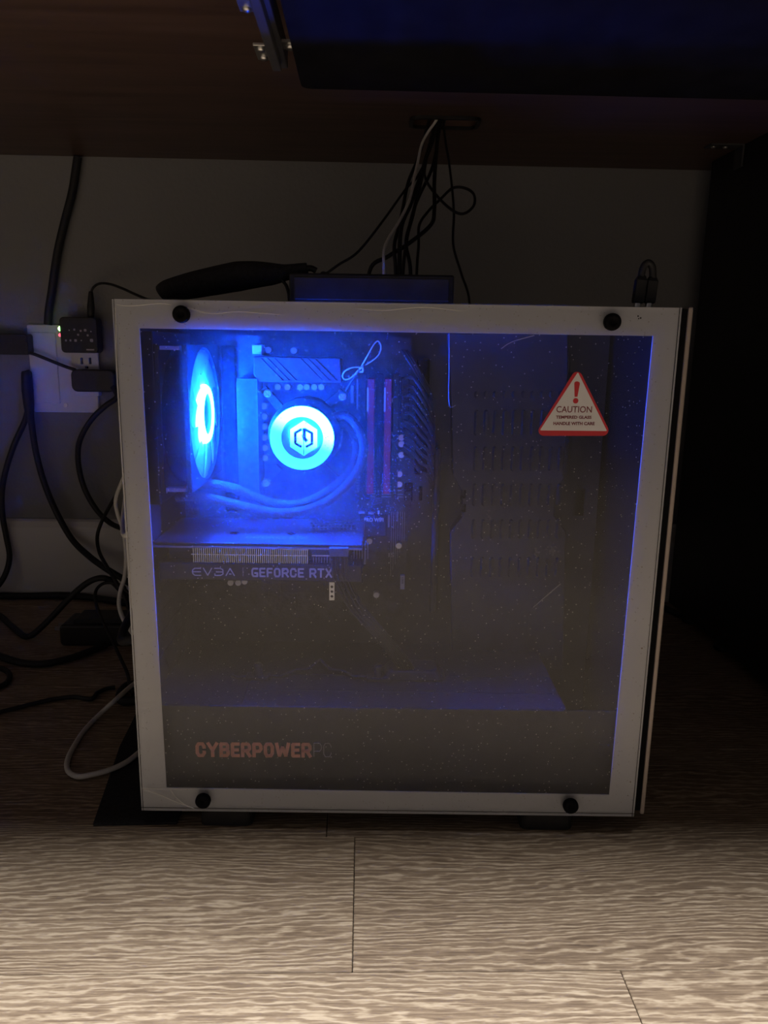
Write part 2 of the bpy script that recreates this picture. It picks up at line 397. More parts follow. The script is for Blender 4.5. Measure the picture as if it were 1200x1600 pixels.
def stroke(mb, pts, wd, v0, v1, closed=False):
    for i in range(len(pts)-1):
        a = Vector(pts[i]); b = Vector(pts[i+1]); d = (b-a)
        if d.length < 1e-9: continue
        d.normalize(); n = Vector((-d.y, d.x))*wd/2
        e = d*wd*.5*(1 if i == len(pts)-2 else .42); s_ = d*wd*.5*(1 if i == 0 else .42)
        a2 = a - s_*.99; b2 = b+e*.99
        mb.plate([tuple(a2-n), tuple(b2-n), tuple(b2+n), tuple(a2+n)], v0, v1)
def lettering(name, txt, u0, u1, w0, w1, wd, v, m, parent, widths=None, gap=.30, slope=0, depth=.0004):
    widths = widths or {}; tot = 0; h = w1-w0
    for ch in txt: tot += (.45 if ch == ' ' else widths.get(ch, 1.0))+gap
    tot -= gap; k = (u1-u0)/tot; x = u0; mb = MB()
    for ch in txt:
        ww = .45 if ch == ' ' else widths.get(ch, 1.0)
        if ch != ' ':
            for pl in GL[ch]:
                pts = [(x+wd/2+p[0]*(ww*k-wd), w0+wd/2+p[1]*(h-wd)) for p in pl]
                pts = [(p[0], p[1]+slope*(p[0]-u0)) for p in pts]
                stroke(mb, pts, wd, v, v-depth)
        x += (ww+gap)*k
    return mb.build(name, m, parent)
def text(name, s, u0, u1, w0, w1, v, m, parent, bold=0, slope=0):
    cu = bpy.data.curves.new(name, 'FONT'); cu.body = s; cu.size = 1; cu.offset = bold; cu.extrude = 0; cu.resolution_u = 3
    t = bpy.data.objects.new(name, cu); COL.objects.link(t); bpy.context.view_layer.update()
    me = bpy.data.meshes.new_from_object(t.evaluated_get(bpy.context.evaluated_depsgraph_get()))
    COL.objects.unlink(t); bpy.data.objects.remove(t)
    xs = [p.co.x for p in me.vertices]; ys = [p.co.y for p in me.vertices]
    a, b, c, d = min(xs), max(xs), min(ys), max(ys)
    for p in me.vertices:
        u = u0+(p.co.x-a)/(b-a)*(u1-u0); z = w0+(p.co.y-c)/(d-c)*(w1-w0)+slope*(u-u0); p.co = (u, v, z)
    me.name = name; me.materials.clear(); me.materials.append(M[m]); me.update()
    o = bpy.data.objects.new(name, me); COL.objects.link(o); o.parent = parent
    return o

# ================================================================== the room
XL, XR, YF, ZC = -1.75, 1.9, -2.3, 2.5
def structure(name, mb, m, parent=None, **k):
    o = mb.build(name, m, parent, **k)
    if not parent: o['kind'] = 'structure'
    return o
floor = structure('floor', MB().box(XL, XR, YF, D, -.05, -.007), 'subfloor')
tag(floor, 'floor of greyish brown wood grain planks', 'floor')
row = 0; PWD = .1487; y = .4490-19*PWD
joints = {19: -.004, 18: .182}
LEN = 1.22
while y < D-.01:
    j = joints.get(row, random.uniform(0, LEN)); x = j-LEN*3
    ya, yb = max(y, YF), min(y+PWD, D)
    while x < XR:
        a, b = max(x, XL), min(x+LEN, XR)
        if b-a > .02 and yb-ya > .01:
            structure('plank', MB().box(a+.0003, b-.0003, ya+.0003, yb-.0003, -.0075, 0), 'oak_vinyl', floor, origin=((a+b)/2, (ya+yb)/2, 0), bevel=.0006, seg=1)
        x += LEN
    y += PWD; row += 1
structure('wall_back', MB().box(XL, XR, D, D+.1, -.05, ZC), 'wall_paint')
structure('wall_left', MB().box(XL-.1, XL, YF, D+.1, -.05, ZC), 'wall_paint')
structure('wall_right', MB().box(XR, XR+.1, YF, D+.1, -.05, ZC), 'wall_paint')
structure('wall_front', MB().box(XL, XR, YF-.1, YF, -.05, ZC), 'wall_paint')
structure('ceiling', MB().box(XL-.1, XR+.1, YF-.1, D+.1, ZC, ZC+.1), 'ceiling_paint')
bb = MB().prism([(0, 0), (.014, 0), (.014, HB-.012), (.009, HB-.003), (.004, HB), (0, HB)], lambda p: (XL, D-p[0], p[1]), lambda p: (XR, D-p[0], p[1]))
structure('baseboard_back', bb, 'white_trim')
# ================================================================== desk
DF = .34
desk = empty('desk', (0, (DF+D)/2, 0)); tag(desk, 'brown wood desk with a black cable grommet, its underside above the computer', 'desk')
oy = (DF+D)/2
g0 = Vector((.096, 1.017))
hw, hd = .040, .021
# top with a real opening for the grommet
top = MB()
out = [(-1.5, DF), (.98, DF), (.98, D-.002), (-1.5, D-.002)]
hole = rrect(g0.x-hw, g0.x+hw, g0.y-hd, g0.y+hd, .012, 5)      # starts on the right, goes counter-clockwise
def qi(p): return 0 if (p[0] >= g0.x and p[1] >= g0.y) else 1 if (p[0] < g0.x and p[1] >= g0.y) else 2 if p[0] < g0.x else 3
n = len(hole); corner = {0: (.98, D-.002), 1: (-1.5, D-.002), 2: (-1.5, DF), 3: (.98, DF)}
for z in (ZD, ZD+.03):
    fs = []; vs = [(p[0], p[1]-oy, z) for p in hole]; cid = {}
    for q in range(4): cid[q] = len(vs); vs.append((corner[q][0], corner[q][1]-oy, z))
    for i in range(n):
        j = (i+1) % n; a, b = qi(hole[i]), qi(hole[j])
        fs.append((i, j, cid[a])) if a == b else fs.extend([(i, j, cid[b]), (i, cid[b], cid[a])])
    top.add(vs, fs)
for lp in (hole, [corner[q] for q in range(4)]):
    k = len(lp); vs = [(p[0], p[1]-oy, ZD) for p in lp]+[(p[0], p[1]-oy, ZD+.03) for p in lp]
    top.add(vs, [(i, (i+1) % k, (i+1) % k+k, i+k) for i in range(k)])
top.build('desktop', 'desk_wood', desk)
gm = MB(); gi = rrect(g0.x-hw+.0015, g0.x+hw-.0015, g0.y-hd+.0012, g0.y+hd-.0012, .009, 5); go = rrect(g0.x-hw-.003, g0.x+hw+.003, g0.y-hd-.003, g0.y+hd+.003, .014, 5)
def ring3(mb, a, b, z0, z1):
    n = len(a); vs = [(p[0], p[1]-oy, z) for z in (z0, z1) for lp in (a, b) for p in lp]; fs = []
    for k in range(n):
        j = (k+1) % n
        fs += [(k, j, n+j, n+k), (2*n+k, 3*n+k, 3*n+j, 2*n+j), (k, 2*n+k, 2*n+j, j), (n+k, n+j, 3*n+j, 3*n+k)]
    return mb.add(vs, fs)
ring3(gm, go, gi, ZD-.004, ZD-.0003); gm.build('grommet', 'black_plastic', desk)
MB().prism(go, lambda p: (p[0], p[1]-oy, ZD+.0302), lambda p: (p[0], p[1]-oy, ZD+.033)).build('grommet_light_block', 'black_plastic', desk)  # unseen cover added over the hole to block the bright ceiling
MB().box(-1.48, -1.45, DF+.03-oy, D-.03-oy, 0, ZD+.001).build('side_panel', 'desk_wood', desk, bevel=.002)
# keyboard tray hung under the desk
tray = empty('keyboard_tray', (.2, .55, ZD)); tag(tray, 'black pull-out tray hanging on metal slides under the desk', 'tray')
TO = Vector((.2, .55, ZD))
tz = .628
pl = rrect(-.054, .462, .36, .700, .008, 4)
MB().prism(pl, lambda p: (p[0]-TO.x, p[1]-TO.y, tz-TO.z), lambda p: (p[0]-TO.x, p[1]-TO.y, tz+.016-TO.z)).build('tray_board', 'tray_board', tray, bevel=.0015)
def rail(x):
    r = MB()
    r.box(x-.0065-TO.x, x+.0005-TO.x, .38-TO.y, .672-TO.y, tz+.004-TO.z, tz+.040-TO.z)
    r.box(x-.004-TO.x, x+.004-TO.x, .38-TO.y, .690-TO.y, tz+.012-TO.z, tz+.030-TO.z)
    o = r.build('slide_rail', 'slide_metal', tray, bevel=.001)
    return o
for sx, x in ((-1, -.068), (1, .480)):
    ra = rail(x)
    for yy in (.57, .66):      # brackets up to the desk
        b = MB().box(x-.018-TO.x, x-.0065-TO.x, yy-.018-TO.y, yy+.012-TO.y, tz+.012-TO.z, tz+.0145-TO.z)
        b.box(x-.0090-TO.x, x-.0060-TO.x, yy-.018-TO.y, yy+.012-TO.y, tz+.012-TO.z, 0)
        br = b.build('bracket', 'zinc', ra, bevel=.0006)
        for dy in (-.012, .006):
            MB().lathe((x-.0125-TO.x, yy+dy-TO.y, tz+.012-TO.z), (0, 0, -1), [(0, .0032), (.0015, .003), (.0024, .0012), (.0025, 0)], 14).build('screw', 'zinc', ra)
    b = MB().box(x-.001-TO.x, x+.020*(1 if sx < 0 else -1)-TO.x, .640-TO.y, .655-TO.y, tz+.0145-TO.z, tz+.0165-TO.z)
    b.build('tray_tab', 'zinc', ra)
    MB().lathe((x+.010*(1 if sx < 0 else -1)-TO.x, .648-TO.y, tz+.0145-TO.z), (0, 0, -1), [(0, .0042), (.002, .004), (.003, .0015), (.003, 0)], 14).build('screw', 'zinc', ra)

# ================================================================== cabinet on the right
cab = empty('cabinet', (.73, .75, 0)); tag(cab, 'black desk pedestal cabinet standing on small round feet', 'cabinet')
cx0, cx1, cy0, cy1, cz0 = .504-.73, .95-.73, .49-.75, 1.19-.75, .015
MB().box(cx0, cx1, cy0, cy1, cz0, ZD).build('body', 'black_laminate', cab, bevel=.0015)
for k in range(3):
    z0 = cz0+.012+k*.22
    dr = MB().box(cx0+.004, cx1-.004, cy0-.018, cy0-.0003, z0, z0+.212).build('drawer', 'black_laminate', cab, bevel=.0015)
    MB().box(-.07, .07, cy0-.034, cy0-.026, z0+.15, z0+.16).box(-.07, -.062, cy0-.027, cy0-.017, z0+.15, z0+.16).box(.062, .07, cy0-.027, cy0-.017, z0+.15, z0+.16).build('handle', 'zinc', dr)
for fx in (cx0+.018, cx1-.018):
    for fy in (cy0+.04, 1.028-.75, cy1-.05):
        MB().lathe((fx, fy, 0), (0, 0, 1), [(0, 0), (0, .013), (.004, .014), (.010, .010), (.0165, .010)], 20).build('foot', 'black_plastic', cab)
bk = empty('corner_bracket', (.47, 1.10, ZD)); tag(bk, 'small black corner bracket under the desk beside the cabinet', 'bracket')
MB().box(-.012, .033, -.012, .012, -.0022, .0002).build('desk_plate', 'steel_black', bk, bevel=.0005)
MB().box(.0308, .0335, -.012, .012, -.028, -.002).build('cabinet_plate', 'steel_black', bk, bevel=.0005)
for xx in (-.004, .012): MB().lathe((xx, 0, -.0022), (0, 0, -1), [(0, .0032), (.0015, .0026), (.002, 0)], 12).build('screw', 'zinc', bk)

# ================================================================== computer
pc = empty('computer_tower', (X0, Y0, 0), PHI); tag(pc, 'white-framed glass computer tower glowing blue inside', 'computer')
U1 = PW; W0 = ZB; W1 = ZB+PH
V_TRAY = .168; V_BOARD = .155; V_BACK = .205
TK = .0012
# --- chassis
fr = MB()
rim = .013
frame_mesh(fr, [(0.004, W0+.003), (U1-.002, W0+.003), (U1-.002, W1-.003), (.004, W1-.003)], [(.004+rim, W0+.003+rim), (U1-.002-rim, W0+.003+rim), (U1-.002-rim, W1-.003-rim), (.004+rim, W1-.003-rim)], .0062, .0090)
fr.build('side_frame', 'steel_black', pc)
MB().box(.004, U1-.002, .009, V_BACK, W0+.002, W0+.004).build('bottom_plate', 'steel_black', pc)
# top plate with slots: bars over an opening
tp = MB(); zt0, zt1 = W1-.004, W1-.002
VU = .13
tp.box(.004, VU, .009, V_BACK, zt0, zt1).box(.36, U1-.002, .009, V_BACK, zt0, zt1)
tp.box(VU, .36, .009, .024, zt0, zt1).box(VU, .36, .165, V_BACK, zt0, zt1)
x = VU
while x < .36:
    tp.box(x, min(x+.0030, .36), .024, .165, zt0, zt1); x += .010
tp.box(VU, .36, .095, .100, zt0, zt1)
tp.build('top_plate', 'steel_black', pc)
FC = L(322, 647, .085)       # fan centre
UF = FC.x                    # plane of the fan's inner face
FANV, FANW, FR = .085, FC.z, .060
# rear wall with a grille behind the radiator
rw = MB(); ru0, ru1 = .004, .0055
rw.box(ru0, ru1, .009, V_BACK, W0+.004, FANW-.056).box(ru0, ru1, .009, V_BACK, FANW+.056, zt0)
rw.box(ru0, ru1, .009, FANV-.056, FANW-.056, FANW+.056).box(ru0, ru1, FANV+.056, V_BACK, FANW-.056, FANW+.056)
for k in range(11):
    zz = FANW-.056+k*.0112
    rw.box(ru0, ru1, FANV-.056, FANV+.056, zz, zz+.0025)
rw.box(ru0, ru1, FANV-.002, FANV+.002, FANW-.056, FANW+.056)
rw.build('rear_panel', 'steel_black', pc)
MB().box(.004, U1-.002, V_BACK-.002, V_BACK, W0+.003, W1-.003).build('far_side_panel', 'steel_black', pc)
MB().box(.0056, U1-.004, V_TRAY, V_TRAY+.0015, W0+.004, zt0).build('motherboard_tray', 'plate_steel', pc); mtray = bpy.data.objects['motherboard_tray']
# front bezel, visible past the glass on its right
ga = L(1075.5, 483, .006).x; gb = L(1083, 483, .006).x
MB().box(U1-.0015, ga, .0062, V_BACK-.001, W0+.002, W1-.001).build('front_gap_core', 'screw_black', pc)
fpn = MB().box(ga, gb, .005, V_BACK, W0-.001, W1+.0005).build('front_panel', 'front_trim', pc, bevel=.0010)
for k in range(44):          # mesh nubs along the dark gap
    z = W0+.006+k*.0096; MB().box(U1+.0006, U1+.0022, .0052, .0064, z, z+.0040).build('mesh_rib', 'steel_black', fpn)
# feet
for px, py in ((356, 1282), (851, 1287)):
    c = L(px, py, .02)
    for vv in (.012, .150):
        MB().prism(rrect(c.x-.0235, c.x+.0235, vv, vv+.038, .006), lambda p: (p[0], p[1], 0), lambda p: (p[0]+(c.x-p[0])*.08, p[1], W0+.0025)).build('foot', 'black_rubber', pc, bevel=.001)
# --- glass side panel
gp = MB()
gp.box(0, U1, 0, .004, W0, W1)
gl = gp.build('glass_panel', 'glass_dusty', pc); gl.data.materials.append(M['glass_clean'])
gl['label'] = 'dusty clear tempered glass side panel'
for p in gl.data.polygons: p.material_index = 0 if p.normal.y < -.5 else 1
wi = [L(260, 1231, .004), L(952, 1242, .004), L(1020, 525, .004), L(218, 513, .004)]
bz = MB(); frame_mesh(bz, [(.0004, W0+.0004), (U1-.0004, W0+.0004), (U1-.0004, W1-.0004), (.0004, W1-.0004)], [(p.x, p.z) for p in wi], .0042, .0049)
b = bz.build('painted_border', 'glass_paint', gl); b['label'] = 'white painted border of the glass'
# thumb screws
scr = None
def screw_mesh():
    s = MB(); n = 28
    prof = [(0, .0062), (.0045, .0062), (.0058, .0052), (.0058, .0026), (.0048, .0022), (.0048, 0)]
    s.lathe((0, 0, 0), (0, -1, 0), [(-.001, .0035), (0, .0035)]+prof, n)
    for i in range(n):       # knurling
        a = 2*pi*i/n; s.box(cos(a)*.0062-.0003, cos(a)*.0062+.0003, -.0043, -.0003, sin(a)*.0062-.0003, sin(a)*.0062+.0003)
    for a in (RD(40), RD(130)):   # cross recess edges
        d = Vector((cos(a), 0, sin(a))); q = Vector((-sin(a), 0, cos(a)))
        s.add([d*.002+q*.0004-Vector((0, .0050, 0)), d*.002-q*.0004-Vector((0, .0050, 0)), -d*.002-q*.0004-Vector((0, .0050, 0)), -d*.002+q*.0004-Vector((0, .0050, 0))], [(0, 1, 2, 3)])
    return s
for px, py in ((283, 491), (957, 503), (317, 1252), (892, 1260)):
    c = L(px, py, -.003)
    if scr is None:
        scr = screw_mesh().build('thumb_screw', 'screw_black', gl); scr.location = (c.x, 0, c.z)
    else: share(scr, (c.x, 0, c.z), gl)
# lifted protective film in the lower left corner
def film_line(pts, r=.00028):
    MB().tube([tuple(L(px, py, -.0002)) for px, py in pts], r, 6, 5).build('film_crease', 'white_cable', gl)
film_line([(225, 1233), (245, 1240), (272, 1252), (302, 1263)], .00035)
film_line([(266, 1234), (275, 1246), (288, 1257), (304, 1264)])
film_line([(222, 1232), (262, 1233), (300, 1233)], .0002)
film_line([(290, 480), (330, 490), (372, 487), (440, 492)], .0002)
film_line([(560, 482), (600, 485), (660, 480), (720, 486)], .0002)
film_line([(182, 476), (205, 478), (250, 474), (268, 477)], .0002)
film_line([(180, 480), (184, 600), (196, 800), (206, 950)], .0002)
# scratches in the glass
MB().tube([tuple(L(px, py, -.0001)) for px, py in ((833, 949), (850, 934), (876, 912))], .0004, 6, 4).build('scratch', 'print_dim', gl)
MB().tube([tuple(L(px, py, -.0001)) for px, py in ((783, 545), (800, 534), (835, 524))], .0004, 6, 4).build('scratch', 'print_dim', gl)
for px, py, r in ((1003, 1013, .0008), (985, 1222, .0007), (981, 1243, .0005), (990, 1115, .0005), (997, 494, .0006), (1001, 497, .0006), (998, 498, .0005), (1003, 886, .0005)):
    c = L(px, py, 0); MB().lathe((c.x, 0, c.z), (0, -1, 0), [(0, r), (.0002, r*.8), (.0003, 0)], 10).build('dirt_speck', 'front_trim' if py > 600 else 'screw_black', gl)
# --- caution sticker on the glass
stk = empty('caution_sticker'); stk.parent = pc; stk['label'] = 'red and white triangular caution sticker'
A, B_, C2 = [L(px, py, -.0003) for px, py in ((902.5, 572), (835, 681), (956, 681))]
def rtri(a, b, c, r, n=6):
    pts = [Vector((p.x, p.z)) for p in (a, b, c)]; out = []
    for i in range(3):
        p = pts[i]; p0 = pts[i-1]; p1 = pts[(i+1) % 3]
        d0 = (p0-p).normalized(); d1 = (p1-p).normalized(); half = d0.angle(d1)/2
        bis = (d0+d1).normalized(); c0 = p+bis*(r/sin(half)); t = r/math.tan(half)
        s0 = p+d0*t-c0; s1 = p+d1*t-c0; a0 = math.atan2(s0.y, s0.x); a1 = math.atan2(s1.y, s1.x)
        while a1-a0 > pi: a1 -= 2*pi
        while a1-a0 < -pi: a1 += 2*pi
        for k in range(n+1):
            a = a0+(a1-a0)*k/n; out.append((c0.x+r*cos(a), c0.y+r*sin(a)))
    return out
MB().plate(rtri(A, B_, C2, .0042), -.0001, -.0004).build('red_border', 'sticker_red', stk)
ia, ib, ic = [L(px, py, -.0005) for px, py in ((903, 581.5), (843.5, 672.5), (948.5, 673.5))]
MB().plate(rtri(ia, ib, ic, .0005), -.0004, -.0005).build('white_field', 'sticker_white', stk)
def P2(px, py, v): p = L(px, py, v); return (p.x, p.z)
ex = [P2(897.3, 600, -.0006), P2(897.6, 597.5, -.0006), P2(900, 596, -.0006), P2(903, 596, -.0006), P2(905.6, 597.5, -.0006), P2(906, 600, -.0006), P2(902.2, 620, -.0006), P2(897.8, 620, -.0006)]
MB().plate(ex, -.0005, -.0006).build('exclamation_mark', 'sticker_red', stk)
c = L(899.5, 626.3, -.0006)
MB().plate([(c.x+.0021*cos(2*pi*i/20), c.z+.0021*sin(2*pi*i/20)) for i in range(20)], -.0005, -.0006).build('exclamation_dot', 'sticker_red', stk)
def text_px(name, s, x0, x1, y0, y1, v, m, parent, bold=0, dy=0):
    a = L(x0, y1, v); b2 = L(x1, y1+dy, v); t = L(x0, y0, v)
    return text(name, s, a.x, b2.x, a.z, t.z, v, m, parent, bold, (b2.z-a.z)/(b2.x-a.x))
text_px('lettering', 'CAUTION', 869, 924.5, 634.5, 644.5, -.0006, 'sticker_ink', stk, .008, .3)
text_px('lettering', 'TEMPERED GLASS', 868.5, 924, 649.3, 654.2, -.0006, 'sticker_ink', stk, .035, .3)
text_px('lettering', 'HANDLE WITH CARE', 864.5, 929, 659, 664.2, -.0006, 'sticker_ink', stk, .035, .3)
# --- power supply shroud
WS = L(600, 1106, .018).z
sh = empty('power_supply_shroud'); sh.parent = pc
shell = MB().box(.0058, U1-.005, .0175, .019, W0+.004, WS)
shell.box(.0058, .085, .019, V_TRAY-.0005, WS-.0015, WS).box(.085, U1-.06, .019, .05, WS-.0015, WS).box(.085, U1-.06, .085, V_TRAY-.0005, WS-.0015, WS).box(.085, U1-.06, .05, .085, WS-.0015, WS)
shell.build('shroud_plate', 'shroud_steel', sh, bevel=.0008)
sl = -.010
def let_px(name, txt, x0, x1, y0, y1, wd, v, m, parent, dy=0, **k):
    a = L(x0, y1, v); b2 = L(x1, y1+dy, v); t = L(x0, y0, v)
    return lettering(name, txt, a.x, b2.x, a.z, t.z, wd, v, m, parent, slope=(b2.z-a.z)/(b2.x-a.x), **k)
let_px('lettering', 'CYBERPOWER', 306, 487, 1159.5, 1182.5, .0030, .0172, 'print_orange', sh, 1.0, widths={'W': 1.45, 'Y': 1.1, 'E': .88}, gap=.10)
let_px('lettering', 'PC', 490, 518, 1160.5, 1182.5, .00065, .0172, 'print_outline', sh, .3, gap=.2)
# --- motherboard
mbd = empty('motherboard'); mbd.parent = pc
bl = L(300, 965, V_BOARD); tr_ = L(643, 528, V_BOARD)
MB().box(bl.x, tr_.x, V_BOARD, V_BOARD+.0016, bl.z, tr_.z).build('circuit_board', 'pcb', mbd)
def part_px(name, x0, y0, x1, y1, v, v1, m, parent, bevel=.0008):
    a = L(x0, y1, v); b2 = L(x1, y0, v)
    return MB().box(a.x, b2.x, v, v1, a.z, b2.z).build(name, m, parent, bevel=bevel)
# upper heatsink with two sets of slanted grooves
VH = .125
hs = MB(); poly = [P2(x, y, VH) for x, y in ((396, 557), (532, 560), (534, 598), (405, 597), (396, 585))]
hs.plate(poly, VH, V_BOARD); ho = hs.build('heatsink', 'heatsink', mbd, bevel=.001)
gv = MB()
for x in (409, 419, 430, 471, 482, 493):
    a = P2(x, 559.5, VH); b2 = P2(x+34, 594, VH); d = .0010
    gv.plate([(a[0]-d, a[1]), (a[0]+d, a[1]), (b2[0]+d, b2[1]), (b2[0]-d, b2[1])], VH-.001, VH+.006)
cut(ho, gv)
part_px('connector', 394, 539, 409, 553, .135, V_BOARD, 'print_light', mbd)
hs2 = MB(); box_px(hs2, 374, 592, 402, 795, .122, .1255, V_BOARD); box_px(hs2, 374, 592, 402, 596, .122, .122, .1256); box_px(hs2, 374, 791, 402, 795, .122, .122, .1256)
xe = [374, 376]+[q for k in range(1, 6) for q in (376+4.3*k-2.9, 376+4.3*k)]+[399, 402]
for k in range(0, len(xe), 2): box_px(hs2, xe[k], 596, xe[k+1], 791, .122, .122, .1256)   # ribs with grooves between
hs2.build('heatsink', 'heatsink_dark', mbd)
part_px('port_shield', 352, 540, 366, 800, .146, V_BOARD, 'dark_slot', mbd, .002)
# socket arms and screws
def bar_px(name, x0, y0, x1, y1, wpx, v, v1, m, parent):
    a = Vector(P2(x0, y0, v)); b2 = Vector(P2(x1, y1, v)); d = (b2-a).normalized(); q = Vector((-d.y, d.x))*(wpx*.00031)
    return MB().plate([tuple(a-q), tuple(b2-q), tuple(b2+q), tuple(a+q)], v, v1).build(name, m, parent, bevel=.0004)
bar_px('socket_arm', 410, 607, 440, 640, 12, .132, .140, 'heatsink_dark', mbd)
bar_px('socket_arm', 503, 640, 536, 612, 12, .132, .140, 'heatsink_dark', mbd)
bar_px('socket_arm', 503, 728, 538, 762, 12, .132, .140, 'heatsink_dark', mbd)
bar_px('socket_arm', 436, 730, 412, 757, 12, .132, .140, 'heatsink_dark', mbd)
for px, py in ((418, 615), (535, 620), (533, 760), (415, 755)):
    c = L(px, py, .128)
    so = MB().lathe((c.x, .132, c.z), (0, -1, 0), [(0, 0), (0, .0038), (.0035, .0038), (.0045, .003), (.0045, 0)], 16)
    so = so.build('screw', 'capacitor_top', mbd)
    for a in (RD(45), RD(135)):      # cross recess
        d = Vector((cos(a), sin(a)))*.0027; q = Vector((-sin(a), cos(a)))*.0005; o = Vector((c.x, c.z))
        cut(so, MB().plate([tuple(o+d+q), tuple(o+d-q), tuple(o-d-q), tuple(o-d+q)][::-1], .1265, .1290))
cap = None
for px, py in ((434, 605), (449, 605), (469, 605), (479, 605), (491, 605), (502, 605), (412, 635), (413, 651), (413, 667), (413, 684), (414, 700), (414, 716),
               (617, 626), (617, 678), (627, 684), (617, 689), (627, 694), (627, 711), (624, 741), (624, 757), (623, 853), (360, 911), (372, 911), (382, 909), (588, 930), (577, 846), (419, 547), (459, 548)):
    c = L(px, py, .147)
    if cap is None:
        cap = MB().cyl((0, 0, 0), (0, .008, 0), .0030, n=16).build('capacitor', 'capacitor_top', mbd); cap.location = (c.x, .147, c.z)
    else: share(cap, (c.x, .147, c.z), mbd)
# memory sticks
for px in (578, 604):
    a = L(px, 772, .118); b2 = L(px, 592, .118); s = .0032
    MB().box(a.x-s, a.x+s, .118, .150, a.z, b2.z).build('memory_stick', 'memory_red', mbd, bevel=.0006)
    MB().box(a.x-s-.0006, a.x-s+.0010, .1175, .119, b2.z-.030, b2.z-.008).build('memory_clip_strip', 'print_light', mbd)
for px in (566, 591, 616):
    a = L(px, 778, .146); b2 = L(px, 584, .146)
    MB().box(a.x-.003, a.x+.003, .146, V_BOARD, a.z, b2.z).build('memory_slot', 'gpu_shroud', mbd, bevel=.0004)
part_px('power_socket', 626, 590, 640, 660, .145, V_BOARD, 'gpu_shroud', mbd)
# small chips and headers
for x0, y0, x1, y1, m in ((632, 756, 645, 782, 'dark_slot'), (616, 765, 628, 767, 'print_dim'), (632, 768, 643, 792, 'gpu_shroud'), (548, 602, 553, 630, 'print_dim'), (557, 592, 560, 640, 'print_dim'), (564, 592, 566, 630, 'print_dim'),
                           (560, 800, 570, 803, 'print_dim'), (575, 801, 584, 804, 'print_dim'), (590, 799, 593, 804, 'print_light'), (606, 806, 609, 824, 'print_dim'), (614, 806, 616, 826, 'print_dim'), (620, 800, 622, 815, 'print_dim'),
                           (550, 770, 578, 784, 'gpu_shroud'), (440, 903, 505, 925, 'gpu_shroud'), (552, 862, 556, 882, 'print_dim'), (560, 862, 564, 882, 'print_dim'), (568, 862, 572, 882, 'print_dim')):
    part_px('chip', x0, y0, x1, y1, .150, V_BOARD, m, mbd, .0003)
part_px('label_tag', 625, 899, 632.5, 921, .150, V_BOARD, 'print_light', mbd, .0003)
part_px('label_tag_mark', 627.5, 902, 630.5, 912, .1497, .1501, 'print_dim', mbd, 0)
text_px('lettering', 'PRO WIFI', 569, 599, 809, 815.3, .1490, 'print_light', mbd, .02, .2)
part_px('chipset_plate', 562, 805, 604, 838, .150, V_BOARD, 'heatsink_dark', mbd, .001)
text_px('lettering', 'IS', 607, 616, 864, 870.5, .1545, 'print_dim', mbd, .01)
text_px('lettering', 'XC', 554, 566, 893.5, 899, .1545, 'print_dim', mbd, .01)
# trace bundles
tr = MB()
for k in range(9):
    a = L(553+k*1.0, 742+k*4.2, .1546); b2 = L(602+k*3.5, 742+k*4.2, .1546); tr.box(a.x, b2.x, .1546, .155, a.z-.0002, a.z+.0002)
for k in range(7):
    a = L(612+k*3.4, 800, .1546); b2 = L(612+k*3.4, 900-k*9, .1546); tr.box(a.x-.0002, a.x+.0002, .1546, .155, b2.z, a.z)
tr.build('circuit_traces', 'print_dim', mbd)
# --- radiator and fan
rad = empty('radiator'); rad.parent = pc
zb, zt = FANW-.0600, FANW+.0600
MB().box(.0060, UF-.0262, FANV-.060, FANV+.060, zb-.010, zb+.004).box(.0060, UF-.0262, FANV-.060, FANV+.060, zt-.004, zt+.010).box(.0060, UF-.0262, FANV-.060, FANV-.055, zb, zt).box(.0060, UF-.0262, FANV+.055, FANV+.060, zb, zt).build('radiator_tank', 'black_plastic', rad, bevel=.001)
cr = MB()
for k in range(14):
    z = zb+.006+k*.0084; cr.box(.0075, UF-.0275, FANV-.055, FANV+.055, z, z+.0012)
cr.build('radiator_core', 'steel_black', rad)
fan = empty('radiator_fan'); fan.parent = pc; fan['label'] = 'blue glowing case fan'
def flange(u0, u1):
    n = 32; sq = []; ci = []
    for i in range(n):
        a = 2*pi*i/n+pi/4; k = max(abs(cos(a)), abs(sin(a))); sq.append((cos(a)/k*.060, sin(a)/k*.060)); ci.append((cos(a)*.0578, sin(a)*.0578))
    vs = [(u, FANV+p[0], FANW+p[1]) for u in (u0, u1) for lp in (sq, ci) for p in lp]; fs = []
    for k in range(n):
        j = (k+1) % n; fs += [(k, j, n+j, n+k), (2*n+k, 3*n+k, 3*n+j, 2*n+j), (k, 2*n+k, 2*n+j, j), (n+k, n+j, 3*n+j, 3*n+k)]
    return MB().add(vs, fs)
flange(UF-.0040, UF).build('fan_flange', 'black_plastic', fan)
flange(UF-.026, UF-.0225).build('fan_flange', 'black_plastic', fan)
MB().lathe((UF-.0262, FANV, FANW), (1, 0, 0), [(0, .0580), (.026, .0580), (.026, .0592), (0, .0592), (0, .0580)], 48).build('fan_duct', 'black_plastic', fan)
for zz in (zb+.0012, zt-.0042):   # highlights on the fan frame edges, put in as pale bars
    MB().box(UF-.0215, UF-.0055, FANV-.0602, FANV-.052, zz, zz+.003).build('frame_highlight', 'print_dim', fan)
hubo = (UF-.0005, FANV, FANW)
